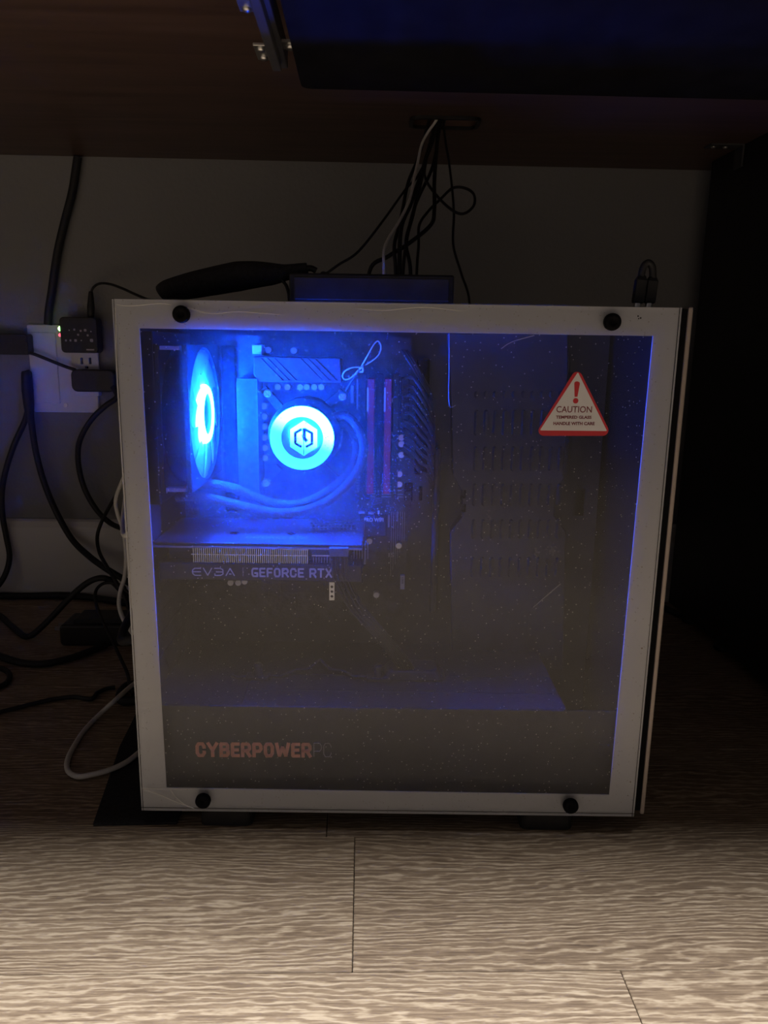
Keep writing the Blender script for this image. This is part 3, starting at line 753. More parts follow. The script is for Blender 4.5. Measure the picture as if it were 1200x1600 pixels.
# nine swept blades
for k in range(9):
    a0 = 2*pi*k/9; vs = []; nr, na = 7, 5
    for i in range(nr):
        r = .0245+(.0565-.0245)*i/(nr-1)
        for j in range(na):
            t = j/(na-1); a = a0+t*RD(64)-RD(18)*((r-.0245)/.032)
            vs.append((UF-.0025-.005*t+.002*t*t, FANV+r*cos(a), FANW+r*sin(a)))
    fs = [(i*na+j, i*na+j+1, (i+1)*na+j+1, (i+1)*na+j) for i in range(nr-1) for j in range(na-1)]
    bl_ = MB().add(vs, fs, True).build('fan_blade', 'fan_blade_plastic', fan, origin=hubo)
    so = bl_.modifiers.new('thick', 'SOLIDIFY'); so.thickness = .0012
MB().lathe(hubo, (1, 0, 0), [(-.018, .0262), (0.0005, .0262), (.0025, .0245), (.0030, .0185), (.0022, .0180)], 48).build('hub_ring', 'hub_glow', fan, origin=hubo)
MB().lathe(hubo, (1, 0, 0), [(.0015, .0181), (.0018, .012), (.0018, 0)], 48).build('hub_cap', 'hub_cap_plastic', fan, origin=hubo)
for a in range(4):
    an = pi/4+a*pi/2
    MB().cyl((UF-.024, FANV, FANW), (UF-.022, FANV+.058*cos(an), FANW+.058*sin(an)), .002, n=8).build('fan_strut', 'black_plastic', fan)
# --- pump
pump = empty('cooler_pump'); pump.parent = pc; pump['label'] = 'round water pump with a glowing ring and emblem'
PV = .090; pcn = L(471.5, 685, PV); pr = (L(521.5, 685, PV)-pcn).x
MB().lathe((pcn.x, PV+.003, pcn.z), (0, 1, 0), [(-.002, pr*.985), (.0, pr*1.02), (.018, pr*1.06), (.018, pr*1.16), (.045, pr*1.2), (.045, 0)], 56).build('pump_body', 'black_plastic', pump)
ro = (pcn.x, PV, pcn.z)
MB().lathe(ro, (0, 1, 0), [(.004, pr), (.001, pr), (0, pr*.97), (0, pr*.80), (.0012, pr*.76), (.0012, pr*.70), (.002, pr*.665), (.004, pr*.66)], 64).build('light_ring', 'ring_glow', pump, origin=ro)
MB().lathe(ro, (0, 1, 0), [(.0030, pr*.67), (.0030, 0)], 48).build('emblem_disc', 'emblem_disc_plastic', pump, origin=ro)
ecx, ecz = pcn.x+pr*.055, pcn.z
hexo = [(ecx+pr*.54*cos(RD(90+60*i))*.90, ecz+pr*.55*sin(RD(90+60*i))) for i in range(6)]
MB().plate(hexo, PV+.0012, PV+.003).build('emblem', 'emblem_glow', pump, origin=(ecx, PV, ecz))
def es(pts, wd): 
    m_ = MB(); stroke(m_, [(ecx+pr*x, ecz+pr*y) for x, y in pts], wd*pr, PV+.0012, PV+.0009); return m_
M['emblem_line'] = mat('emblem_line', (.02, .04, .06), .5, noise=.05)
es([(-.09, .265), (-.26, .165), (-.26, -.165), (-.10, -.255)], .085).build('emblem_stroke', 'emblem_line', pump)
es([(.05, .275), (.26, .165), (.26, -.165), (.10, -.255)], .085).build('emblem_stroke', 'emblem_line', pump)
es([(.02, .265), (.02, .0), (.07, -.06)], .11).build('emblem_stroke', 'emblem_line', pump)
es([(-.045, .08), (.0, -.10), (.0, -.52)], .02).build('emblem_stroke', 'emblem_line', pump)
# tubes of the cooler
def ptube(name, pts, r, m, parent, n=10, sub=7):
    return MB().tube([tuple(L(px, py, v)) for px, py, v in pts], r, n, sub).build(name, m, parent)
ptube('cooling_tube', [(512, 655, .120), (540, 650, .112), (561, 672, .105), (568, 703, .10), (556, 740, .097), (520, 778, .094), (478, 797, .090), (430, 801, .088), (380, 791, .088), (335, 780, .088), (305, 776, .088), (275, 776, .088)], .0044, 'tube_sleeve', pump)
ptube('cooling_tube', [(512, 668, .128), (540, 665, .120), (554, 684, .113), (557, 708, .108), (545, 738, .105), (512, 768, .102), (470, 787, .100), (430, 787, .100), (398, 776, .100), (366, 763, .100), (335, 757, .100), (305, 757, .100)], .0044, 'tube_sleeve', pump)
# --- graphics card
gpu = empty('graphics_card'); gpu.parent = pc
GV = .047; WG = L(400, 849, GV).z; gl0 = .0075; gr = L(566, 849, GV).x
bp_ = MB().box(gl0, gr, GV, V_BOARD-.012, WG-.0016, WG); bpo = bp_.build('backplate', 'gpu_plate', gpu, bevel=.0006)
def on_plate(px, py): 
    d = ray(px, py); c = CAMP-PO; t = (WG+.0001-c.z)/d.z; p = c+d*t; return Vector((p.dot(_ru), p.dot(_rv), WG))
vs_ = MB()                    # rows of vent slots through the backplate
for k in range(2):
    for i in range(11):
        px = 487+i*6.2+(k % 2)*3; y = 813+k*9
        for yy in (y, y+4.5):
            q = on_plate(px, yy); vs_.box(q.x-.0013, q.x+.0013, q.y-.0036, q.y+.0036, WG-.003, WG+.001)
cut(bpo, vs_)
for px, py in ((366, 833), (455, 834)):
    q = on_plate(px, py); MB().lathe((q.x, q.y, WG-.0001), (0, 0, 1), [(0, .0042), (.0004, .0042), (.0004, 0)], 16).build('screw', 'dark_slot', gpu)
tx = text('lettering', 'GEFORCE RTX', 0, .055, 0, .008, 0, 'print_dim', gpu, .02)
q = on_plate(383, 841)
for p in tx.data.vertices: p.co = (q.x+p.co.x, q.y+p.co.z, WG+.0002)
tx.location = (0, 0, 0)
# board edge, fins, shroud
WF1, WF0 = L(400, 855, GV).z, L(400, 880, GV).z; WSH = L(400, 908, GV).z
MB().box(gl0, L(566, 855, GV).x, GV-.0012, V_BOARD-.012, WG-.0046, WG-.003).build('card_board', 'print_dim', gpu)
MB().box(gl0+.01, L(540, 855, GV).x, GV+.012, V_BOARD-.02, WF0, WF1).build('fin_stack_core', 'steel_black', gpu)
fx = L(302, 866, GV).x; fx1 = L(480, 866, GV).x; k = 0; fin = None
step = (fx1-fx)/56
for k in range(57):
    u = fx+k*step; tall = WF1-.0006
    if fin is None:
        fin = MB().box(-.0004, .0004, 0, .012, 0, WF1-.0010-WF0).build('heatsink_fin', 'fin_metal', gpu); fin.location = (u, GV+.0005, WF0)
    else: share(fin, (u, GV+.0005, WF0), gpu)
MB().box(fx-.002, fx1, GV+.0002, GV+.001, (WF0+WF1)/2-.0004, (WF0+WF1)/2+.0004).build('heat_pipe_line', 'fin_metal', gpu)
MB().box(L(443, 858, GV).x, fx1+.001, GV-.0004, GV+.0006, WF1-.0020, WF1-.0010).build('fin_clip', 'fin_metal', gpu)
MB().box(fx1+.004, L(520, 866, GV).x, GV+.0002, GV+.001, (WF0+WF1)/2-.0002, (WF0+WF1)/2+.0008).build('heat_pipe_line', 'fin_metal', gpu)
for k in range(8):
    x = 552+k*3.6; c = L(x, 868, .10)
for k in range(11):
    u = fx1+.005+k*.0024; MB().box(u, u+.0006, GV+.0004, GV+.001, WF0+.001, (WF0+WF1)/2-.0015).build('heatsink_fin', 'print_dim', gpu)
for k in range(6):
    c0 = L(553+k*4.3, 868, .06); MB().box(c0.x-.0004, c0.x+.0004, .06, .07, WF0+.0015, WF1).build('heatsink_fin', 'print_dim', gpu)
MB().box(gl0+.004, L(566, 890, GV).x, GV-.0005, V_BOARD-.025, WSH, WF0-.0003).build('card_shroud', 'gpu_shroud', gpu, bevel=.0012)
let_px('lettering', 'eVgA', 300, 367, 887, 899.5, .0009, GV-.0006, 'print_light', gpu, .3, gap=.22)
let_px('lettering', 'I', 379, 381, 886.5, 900.5, .0006, GV-.0006, 'print_dim', gpu)
let_px('lettering', 'GEFORCE RTX', 393, 519, 887, 901.5, .00155, GV-.0006, 'print_light', gpu, 1.2, gap=.17, widths={'R': 1.05, 'E': .92, 'F': .9})
a = L(515, 863, GV-.002); b2 = L(545, 855, GV-.002)
M['connector_blue'] = mat('connector_blue', (.10, .12, .16), .45, noise=.2, nscale=120)
MB().box(a.x, b2.x, GV-.006, GV+.016, a.z-.003, b2.z).build('power_connector', 'connector_blue', gpu, bevel=.0006)
for k in range(8):
    x = 518+k*3.4; dv = GV-.004+.0035*(k % 2)
    ptube('power_wire', [(x, 862, dv), (x+1, 880, dv), (x+5, 905, dv+.004), (x+24, 945, dv+.012), (x+58, 985, .055), (x+92, 1025, .070), (x+112, 1058, .085), (x+118, 1072, .09)], .0011, 'wire_black', gpu, 8, 5)
sb = MB(); a = L(514.5, 938, GV+.002); b2 = L(522.5, 910, GV+.002)
sb.box(a.x, b2.x, GV+.002, GV+.003, a.z, b2.z); so = sb.build('steel_bracket', 'zinc', gpu); bh_ = MB()
for k in range(3):
    c = L(518.5, 917+k*7.5, GV+.002); bh_.cyl((c.x, GV+.001, c.z), (c.x, GV+.004, c.z), .0013, n=12)
cut(so, bh_)
# rear slot covers hint
for k in range(5):
    z = WSH-.012-k*.0205; MB().box(.0056, .0066, .03, .135, z, z+.018).build('slot_cover', 'steel_black', pc, bevel=.0004)
# --- cable-management cover with louvres on the right
cv = empty('vent_plate'); cv.parent = pc
VP = .150
ol = [(700, 520), (888, 522), (886, 690), (882, 748), (868, 766), (866, 806), (884, 830), (880, 1048), (706, 1046), (704, 830), (722, 808), (722, 768), (708, 742), (706, 640)]
MB().plate([P2(x, y, VP) for x, y in ol], VP, V_TRAY-.0005).build('plate', 'plate_steel', cv, bevel=.001); vplate = bpy.data.objects['plate']
slot = None
rows = [(611, 622), (640, 681), (697, 736), (755, 791), (811, 842), (870, 902)]
for (ya, yb) in rows:
    for k in range(10):
        x = 743+k*14.6-(ya-640)*.024
        a = L(x, yb, VP); b2 = L(x, ya, VP)
        m_ = MB(); r = .0022; h = (b2.z-a.z)/2
        pr_ = [(r*cos(RD(t)), h-r+r*sin(RD(t))) for t in range(0, 181, 45)]+[(-r*cos(RD(t)), -(h-r)-r*sin(RD(t))) for t in range(0, 181, 45)]
        m_.prism(pr_, lambda p: (p[0]*.55+.0008, -.0022, p[1]*.92), lambda p: (p[0], .0002, p[1]))
        o = m_.build('louvre', 'shroud_steel', cv); o.location = (a.x, VP, (a.z+b2.z)/2)
cut(mtray, box_px(MB(), 897, 764, 915, 806, V_TRAY, V_TRAY-.002, V_TRAY+.004))
op = MB(); box_px(op, 721, 766, 728, 779, VP, VP-.001, VP+.012); box_px(op, 721, 788, 728, 800, VP, VP-.001, VP+.012); cut(vplate, op)
part_px('edge_strip', 884, 640, 886, 745, VP-.002, VP, 'shroud_steel', cv, 0)
part_px('edge_strip', 890, 560, 892, 745, V_TRAY-.003, V_TRAY, 'shroud_steel', cv, 0)
part_px('cable_grommet', 648, 560, 672, 742, .158, V_TRAY, 'dark_slot', pc, .002)
part_px('cable_grommet', 655, 762, 660, 782, .160, V_TRAY, 'dark_slot', pc, 0)
part_px('cable_channel', 672, 700, 690, 960, .150, V_TRAY, 'wire_black', pc, .004)
MB().tube([tuple(L(x, y, .06)) for x, y in ((702, 521), (702, 575), (702, 632), (712, 633))], .0004, 6, 4).build('hanging_thread', 'print_dim', pc)
# main power cables
for k in range(10):
    y = 592+k*13; s = k*1.6
    ptube('power_wire', [(632, y, .143), (645, y-2+s, .128), (657, y+14+s, .124), (668, y+34, .134), (676, y+52, .152), (678, y+66, .165)], .0016, 'wire_black', mbd, 8, 5)
for k in range(3):
    ptube('power_wire', [(628+k*4, 548, .150), (640+k*4, 566, .135), (655+k*3, 590, .14), (668+k*2, 610, .155), (676, 625, .165)], .0014, 'wire_black', mbd, 8, 5)
# tied spare wire above the memory
tie = empty('tied_wire'); tie.parent = pc
ptube('wire_loop', [(565, 572, .105), (574, 556, .10), (583, 540, .098), (590, 533, .098), (595, 540, .098), (593, 552, .10), (584, 562, .103), (566, 573, .105)], .0006, 'print_light', tie, 6)
ptube('wire_loop', [(564, 574, .105), (552, 574, .105), (540, 579, .106), (535, 588, .108), (540, 593, .108), (550, 589, .107), (560, 578, .106)], .0006, 'print_light', tie, 6)
for k in range(4): ptube('wire', [(540+k, 610-k*1.5, .118), (552+k, 592-k*1.5, .110), (566+k, 574-k, .105), (582+k*1.2, 562-k*1.6, .105)], .0008, 'tube_sleeve', tie, 6)
ptube('twist_tie', [(561, 577, .1035), (566, 574, .103), (567, 580, .1035), (562, 581, .104)], .0009, 'print_light', tie, 6)
# fan headers and leads on the shroud
for px, flip in ((404, 1), (591, -1)):
    q = L(px, 1082, .075)
    hd_ = empty('lead_clip'); hd_.parent = pc; hd_.location = (q.x, .075, WS)
    MB().box(-.011, .011, -.006, .006, 0, .004).build('clip_base', 'wire_black', hd_, bevel=.001)
    MB().lathe((0, 0, .004), (0, 0, 1), [(0, .0045), (.003, .0045), (.005, .0035), (.009, .0045), (.011, .003), (.011, 0)], 14).build('clip_knob', 'wire_black', hd_)
    MB().tube([(flip*.008, 0, .003), (flip*.022, .002, .002), (flip*.034, .008, .005), (flip*.046, .010, .006), (flip*.056, .018, .012)], .0014, 8, 5).build('lead', 'wire_black', hd_)
    MB().tube([(-flip*.008, 0, .003), (-flip*.018, -.002, .0015), (-flip*.026, .002, .0015)], .0014, 8, 5).build('lead', 'wire_black', hd_)
q = L(640, 1078, .085); cb = empty('cable_entry'); cb.parent = pc; cb.location = (q.x, .085, WS)
MB().prism(rrect(-.028, .034, -.014, .02, .008), lambda p: (p[0], p[1], 0), lambda p: (p[0]*.75, p[1]*.8, .010)).build('entry_grommet', 'wire_black', cb, bevel=.002)

# ================================================================== things on top of the computer
ZT = W1+.0011
def onto(px, py, v): return LW(L(px, py, v))
TOPZ = W1-.002
bxa = L(452, 470, .055); bxb = L(710, 430, .055)
rt = empty('electronics_box', LW((bxa.x, .055, TOPZ)), PHI); tag(rt, 'low rectangular black box lying on top of the computer', 'box')
bw, bh = bxb.x-bxa.x, bxb.z-TOPZ
MB().box(0, bw, 0, .085, .003, bh).build('housing', 'black_plastic', rt, bevel=.0015)
MB().box(.004, bw-.004, -.0008, .002, .006, bh-.003).build('front_plate', 'steel_black', rt, bevel=.0008)
for xx in (.012, bw-.012):
    for yy in (.012, .073): MB().cyl((xx, yy, 0), (xx, yy, .0032), .005, n=14).build('rubber_foot', 'black_rubber', rt)
# padded strap leaning on the box
sp = [(252, 460, .0075), (262, 455, .0105), (300, 446, .0125), (340, 438, .0135), (372, 432, .0140), (400, 429, .0125), (425, 428, .0105), (445, 426, .0078), (462, 422, .0060), (480, 419, .0050)]
str_ = empty('padded_strap', LW(L(262, 470, .075))); tag(str_, 'long black padded strap leaning from the computer onto the flat box', 'strap')
base = Vector(str_.location)
pts = []; rr = []
for px, py, r in sp:
    p = onto(px, py, .075)
    pts.append(tuple(p-base)); rr.append(r*.86)
MB().tube(pts, rr, 18, 5, ell=(tuple(_rv), 1.5)).build('padded_band', 'black_fabric', str_)
e0 = onto(478, 420, .075)-base; e1 = onto(494, 423, .075)-base
MB().tube([tuple(e0), tuple((e0+e1)/2+Vector((0, 0, .0012))), tuple(e1)], .0026, 10, 5).build('band_end', 'black_plastic', str_)
q = [onto(x, y, .07)-base for x, y in ((440, 437), (447, 446), (451, 458), (452, 468), (453, 476))]
MB().tube([tuple(p) for p in q], .0014, 8, 5).build('thin_lead', 'black_rubber', str_)
# looped adapter plugged into the top
ul = empty('usb_plug_loop', LW((L(1008, 478, .04).x, .04, TOPZ))); tag(ul, 'two black plugs joined by a short looped cable on the computer top', 'plug')
base = Vector(ul.location)
for (xb, yb, xt, yt, wpx) in ((996, 474, 1003, 430, 8.2), (1014, 474, 1020, 432, 8.0)):
    a = onto(xb, yb, .04)-base; b2 = onto(xt, yt, .04)-base; d = (b2-a).normalized(); s = d.cross(Vector((0, 1, 0))).normalized()
    w_ = wpx*.00052; pb = MB()
    vs = []
    for t, k in ((0, .92), (.1, 1), (.82, 1), (1, .62)):
        c = a+(b2-a)*t; vs += [c-s*w_*k-Vector((0, .0035*k, 0)), c+s*w_*k-Vector((0, .0035*k, 0)), c+s*w_*k+Vector((0, .0035*k, 0)), c-s*w_*k+Vector((0, .0035*k, 0))]
    fs = [(3, 2, 1, 0), (12, 13, 14, 15)]
    for r in range(3): fs += [(r*4+i, r*4+(i+1) % 4, r*4+4+(i+1) % 4, r*4+4+i) for i in range(4)]
    pb.add(vs, fs).build('plug_body', 'black_plastic', ul, bevel=.0008)
    t0 = a-d*.009; MB().cyl(tuple(t0), tuple(a+d*.001), .0028, n=12).build('plug_tip', 'bare_steel', ul)
q = [onto(x, y, .04)-base for x, y in ((1002, 432), (1004, 421), (1008, 413), (1014, 411), (1019, 417), (1020, 426), (1020, 436))]
MB().tube([tuple(p) for p in q], .0028, 10, 6).build('cable', 'black_rubber', ul)

# ================================================================== mat under the computer
mt = MB(); c0 = atz(145, 1287, .003); c1 = atz(187, 1165, .003)
pm = [(c0.x, c0.y), (c0.x+.20, c0.y+.001), (c0.x+.18, .90), (c1.x, c1.y)]
pm = [(c0.x, c0.y), (-.163, .6145), (-.160, .86), (c1.x-.006, .86), (c1.x, c1.y)]
mo = mt.prism(pm, lambda p: (p[0], p[1], .0002), lambda p: (p[0], p[1], .003)).build('floor_mat', 'black_fabric', None, origin=(-.21, .72, 0), bevel=.0006)
tag(mo, 'thin black mat on the floor under the rear of the computer', 'mat')

def rear_in(v, w):
    """the last stretch of a cable that plugs into the rear panel of the computer"""
    return [LW((-.050, v+.05, w-.012)), LW((-.022, v+.006, w)), LW((.004, v, w))]
# ================================================================== wall outlet and adapters
oa = at(43, 506, D); ob_ = at(157, 645, D)
wp = empty('wall_outlet', (oa.x, D, ob_.z)); tag(wp, 'large white two-gang wall plate with an outlet', 'outlet')
pw, ph = ob_.x-oa.x, oa.z-ob_.z
MB().prism(rrect(0, pw, 0, ph, .003), lambda p: (p[0], 0.0, p[1]), lambda p: (p[0]*.985+.0008, -.006, p[1]*.985+.0008)).build('cover_plate', 'outlet_white', wp, bevel=.001); cpl = bpy.data.objects['cover_plate']
b0 = Vector(wp.location)
def wpx(name, x0, y0, x1, y1, d0, d1, m, parent=wp, bev=.0008):
    a = at(x0, y1, D-.008)-b0; b2 = at(x1, y0, D-.008)-b0
    return MB().box(a.x, b2.x, -d1, -d0, a.z, b2.z).build(name, m, parent, bevel=bev)
wpx('blank_insert', 52, 520, 86, 630, .005, .0085, 'outlet_white')
fc = wpx('outlet_face', 116, 548, 153, 618, .005, .009, 'outlet_white')
sl_ = MB()
for x0, y0_, x1, y1_ in ((126, 559, 129.4, 569), (139, 559, 142.4, 569), (133, 572.5, 138, 576)):
    a = at(x0, y1_, D-.009)-b0; b2 = at(x1, y0_, D-.009)-b0; sl_.box(a.x, b2.x, -.012, -.0012, a.z, b2.z)
    MB().box(a.x-.0004, b2.x+.0004, -.0013, -.0002, a.z-.0004, b2.z+.0004).build('slot_shade_contact', 'dark_slot', fc)  # contact coloured near-black to put shade into the slot bottom
cut(fc, sl_); s2_ = MB(); s2_.v = list(sl_.v); s2_.f = list(sl_.f); s2_.sm = list(sl_.sm); cut(cpl, s2_)
c = at(103, 633, D-.006)-b0
MB().cyl((c.x, -.0055, c.z), (c.x, -.0075, c.z), .0032, n=14).build('screw', 'zinc', wp)
# adapter with lights
YA = D-.034
a = at(96, 551, YA); b2 = at(150, 496, YA)
ad_ = empty('power_adapter', (a.x, D-.0085, a.z)); tag(ad_, 'square black power adapter with green and red lights in the outlet', 'adapter'); b0 = Vector(ad_.location)
aw, ah = b2.x-a.x, b2.z-a.z
MB().prism(rrect(0, aw, 0, ah, .006), lambda p: (p[0], -.0255, p[1]), lambda p: (p[0], 0, p[1])).build('housing', 'black_plastic', ad_, bevel=.0012)
pm_ = MB(); random.seed(3)
for (x, y, s) in ((108, 516, 2), (116, 515, 3), (126, 517, 3), (133, 516, 4), (142, 518, 2), (103, 532, 3), (110, 532, 3), (118, 532, 4), (127, 532, 2), (143, 532, 5), (122, 523, 3), (137, 524, 3)):
    c = at(x, y, YA-.0003)-b0; d = s*.00048
    pm_.plate(rrect(c.x-d, c.x+d, c.z-d, c.z+d, d*.5, 2), -.0256, -.0258)
c = at(141, 546.5, YA-.0003)-b0; pm_.plate([(c.x-.006, c.z-.001), (c.x+.006, c.z-.001), (c.x+.006, c.z+.001), (c.x-.006, c.z+.001)], -.0256, -.0258)
pm_.build('printed_symbols', 'print_outline', ad_)
for y, m, r in ((513.5, 'led_green', .0036), (523.5, 'led_red', .0026)):
    c = at(93.5, y, YA+.002)-b0; MB().lathe((.0005, c.y, c.z), (-1, 0, 0), [(0, r), (.002, r), (.0035, r*.5), (.0036, 0)], 14).build('status_light', m, ad_)
c = [at(x, y, YA+.012)-b0 for x, y in ((142, 497), (142, 480), (142, 460), (142, 455))]
MB().tube([tuple(p) for p in c], [.0046, .0056, .0036, .0026], 12, 4).build('plug_sleeve', 'black_rubber', ad_)
MB().cyl(tuple(at(142, 498, YA+.012)-b0), tuple(at(142, 493, YA+.012)-b0), .0026, n=12).build('plug_tip', 'bare_steel', ad_)
c = [at(x, y, YA+dy)-b0 for x, y, dy in ((142, 458, .012), (146, 449, .01), (156, 443, .0), (172, 444, -.02), (192, 451, -.05), (214, 461, -.08), (240, 470, -.14))]
c += [LW((.02, .20, TOPZ+.006))-b0, LW((.09, .175, TOPZ+.005))-b0, LW((bxa.x+.02, .150, TOPZ+.008))-b0, LW((bxa.x+.025, .138, TOPZ+.010))-b0]
MB().tube([tuple(p) for p in c], .0019, 8, 6).build('lead', 'black_rubber', ad_)
# lower plug
YB = D-.030
a = at(112, 612, YB); b2 = at(178, 578, YB)
lp_ = empty('power_plug', (a.x, D-.0088, a.z)); tag(lp_, 'rounded black power plug in the lower outlet socket', 'plug'); b0 = Vector(lp_.location)
MB().prism(rrect(0, b2.x-a.x, 0, b2.z-a.z, .009), lambda p: (p[0], -.021, p[1]), lambda p: (p[0], 0, p[1])).build('plug_body', 'black_plastic', lp_, bevel=.002)
wpl = at(120, 617.5, D-.02)-b0; wpr = at(155, 612, D-.02)-b0
MB().box(wpl.x, wpr.x, -.014, -.0005, wpl.z, wpr.z+.0008).build('prong_cover', 'outlet_white', lp_)
c = [at(x, y, YB+d)-b0 for x, y, d in ((176, 604, 0), (183, 620, -.005), (165, 634, -.008), (145, 653, -.008), (129, 678, -.006), (122, 702, 0), (124, 735, .006), (134, 768, .006), (152, 798, .004), (172, 817, -.01), (192, 826, -.04), (212, 832, -.10))]
c += [LW((-.06, .26, .165))-b0]+[p-b0 for p in rear_in(.07, .15)]
MB().tube([tuple(p) for p in c], .0043, 10, 7).build('cord', 'black_rubber', lp_)
# flat adapter by the left edge
a = at(-60, 553, YB); b2 = at(42, 522, YB)
fa = empty('flat_adapter', (a.x, D, a.z)); tag(fa, 'long flat black adapter fixed to the wall beside the outlet plate', 'adapter'); b0 = Vector(fa.location)
pe = oa.x-a.x-.0005          # the body sits on the wall up to the plate and reaches over its edge
fh = MB().prism(rrect(0, b2.x-a.x, 0, b2.z-a.z, .004), lambda p: (p[0], -.030, p[1]), lambda p: (p[0], -.0089, p[1]))
fh.box(0, pe, -.010, 0, 0.003, b2.z-a.z-.003); fh.build('housing', 'black_plastic', fa, bevel=.0010)
c = [at(x, y, D-.022)-b0 for x, y in ((36, 548), (55, 554), (80, 564), (100, 572), (118, 578))]
MB().tube([tuple(p) for p in c], .0026, 8, 5).build('lead', 'black_rubber', fa)

# ================================================================== cables
def rest(p, r):
    """keep a cable on top of the floor and mat and in front of the baseboard"""
    p = p.copy(); k = min(1, max(0, (p.x+.30)/.04)) if p.x < -.155 and .60 < p.y < .87 else 0
    p.z = max(p.z, r+.0002+.0030*k*k*(3-2*k))
    if p.z < HB+r: p.y = min(p.y, D-.0145-r)
    return p
def cable(name, pts, r, label, m='black_rubber', group=None, n=10, sub=7, cat='cable'):
    P = []
    for p in pts:
        if isinstance(p, Vector): P.append(p)
        elif len(p) == 3: P.append(at(*p))
        else: P.append(atz(p[0], p[1], p[2]))    # 4-tuple (px,py,z,'z')
    o = MB().tube([tuple(p) for p in P], r, n, sub, lim=rest).build(name, m, None, origin=tuple(P[-1]))
    return tag(o, label, cat, group)
FZ = lambda x, y, z=.004: (x, y, z, 'z')
W_ = D-.008
YQ = atz(46, 994, .006).y
cable('power_cable', [(121.5, 245, W_), (119, 262, W_), (113, 300, W_), (102, 343, W_), (93, 380, W_), (87, 412, W_), (81, 455, W_), (76, 488, W_), (75, 507.5, W_)], .0062, 'thick black cable hanging down the wall from desk to outlet plate')
# Y splitter
sy = empty('splitter_cable', tuple(at(44, 580, D-.012))); tag(sy, 'black splitter cable with two leads hanging under the outlet', 'cable'); b0 = Vector(sy.location)
W2 = D-.0185
MB().tube([tuple(at(x, y, W2)-b0) for x, y in ((41, 579), (41.5, 583), (43, 610), (45, 632), (46, 645), (46, 660))], [.003, .0078, .0088, .0080, .0068, .0050], 14, 5).build('splitter_body', 'black_rubber', sy)
MB().tube([tuple(at(x, y, w)-b0) for x, y, w in ((44, 640, W2), (38, 660, W2), (22, 695, W2), (9, 735, W2), (3, 770, W2), (4, 805, D-.022), (10, 840, D-.022), (15, 868, D-.024), (10, 893, D-.032), (-2, 914, D-.036), (-18, 926, D-.037), (-45, 936, D-.037), (-80, 938, D-.037))], .0046, 10, 6, lim=lambda p, r: Vector((p.x, p.y, max(p.z, r+.0002-b0.z)))).build('lead', 'black_rubber', sy)
MB().tube([tuple(at(x, y, w)-b0) for x, y, w in ((47, 640, W2), (51, 675, W2), (58, 715, W2), (70, 757, W2), (88, 800, D-.022), (112, 842, D-.03), (138, 868, D-.05), (165, 888, D-.07), (193, 905, D-.09), (220, 925, D-.12), (262, 968, D-.2), (330, 990, D-.22))], .0050, 10, 6).build('lead', 'black_rubber', sy)
cable('thin_cable', rear_in(.158, .30)[::-1]+[(204, 728, .95), (187, 764, 1.05), (172, 790, 1.08), (159, 815, 1.10), (152, 838, 1.10), (155, 862, 1.07), (168, 887, 1.02), (182, 910, .995), (196, 935, .985), (216, 975, .965), Vector((-.215, .93, .004)), Vector((-.13, .92, .004))], .0026, 'thin black cable curling out from behind the computer above the floor')
cable('white_cable', rear_in(.09, .25)[::-1]+[(200, 741, .89), (187, 762, .94), (181, 784, .95), (185, 806, .95), (193, 830, .95), (197, 868, .95), (195, 900, .95), (188, 924, .945), (186, 945, .94), (192, 966, .935), (204, 985, .93), (222, 1010, .92), FZ(240, 1040, .016), FZ(222, 1058, .0165), FZ(200, 1076, .0165), FZ(180, 1094, .0165), FZ(158, 1114, .006), FZ(140, 1132, .003), FZ(124, 1152, .003), FZ(107, 1183, .003), FZ(106, 1204, .003), FZ(122, 1216, .003), FZ(146, 1214, .003), FZ(176, 1204, .004), FZ(202, 1188, .006), FZ(222, 1172, .006), FZ(240, 1160, .006)], .0027, 'white cable from the computer rear, looping on the floor by the mat', 'white_cable')
cable('power_cable', [Vector((-.95, 1.226, .006)), Vector((-.75, 1.228, .006)), FZ(-30, 931, .006), FZ(0, 931, .006), FZ(50, 931, .006), FZ(95, 929, .007), FZ(130, 932, .006), FZ(165, 937, .006), FZ(200, 942, .006), FZ(240, 946, .006)], .0056, 'thick black cable lying along the foot of the baseboard')
cable('power_cable', [FZ(-170, 962, .006), FZ(-90, 952, .006), FZ(-25, 954, .006), FZ(-2, 961, .006), FZ(18, 978, .006), FZ(36, 993, .006), FZ(46, 994, .006), (58, 986, YQ), (80, 965, YQ), (110, 933, YQ), (136, 911, YQ), (158, 903, YQ), (176, 909, YQ), (192, 926, YQ-.01), (206, 946, YQ-.02), (224, 980, YQ-.03), FZ(250, 1000, .006), FZ(300, 1000, .006)], .0044, 'black cable arching up from the floor in front of the baseboard')
cable('thin_cable', [Vector((-.16, .98, .004)), Vector((-.225, 1.0, .02)), (206, 930, 1.02), (194, 917, 1.025), (176, 911, 1.03), (161, 912, 1.03), (150, 923, 1.02), (150, 942, 1.0), (160, 970, .98), (176, 1002, .95), (190, 1032, .92), (199, 1052, .90), (203, 1072, .875), FZ(208, 1086, .004)], .0022, 'thin black cable looping down past the power brick')
cable('thin_cable', [FZ(-180, 1090), FZ(-90, 1112), FZ(-20, 1116), FZ(10, 1110), FZ(50, 1100), FZ(80, 1093), FZ(115, 1089), FZ(142, 1092), FZ(152, 1083), FZ(167, 1076), FZ(180, 1074)], .0026, 'thin black wavy cable lying on the floor behind the white loop')
cable('power_cable', [FZ(-170, 1004, .006), FZ(-90, 1002, .006), FZ(-25, 1014, .006), FZ(2, 1026, .006), FZ(36, 1036, .006), FZ(70, 1037, .006), FZ(104, 1030, .006), FZ(134, 1020, .006), FZ(165, 1008, .006)], .0048, 'black cable bowing across the floor before the power brick')
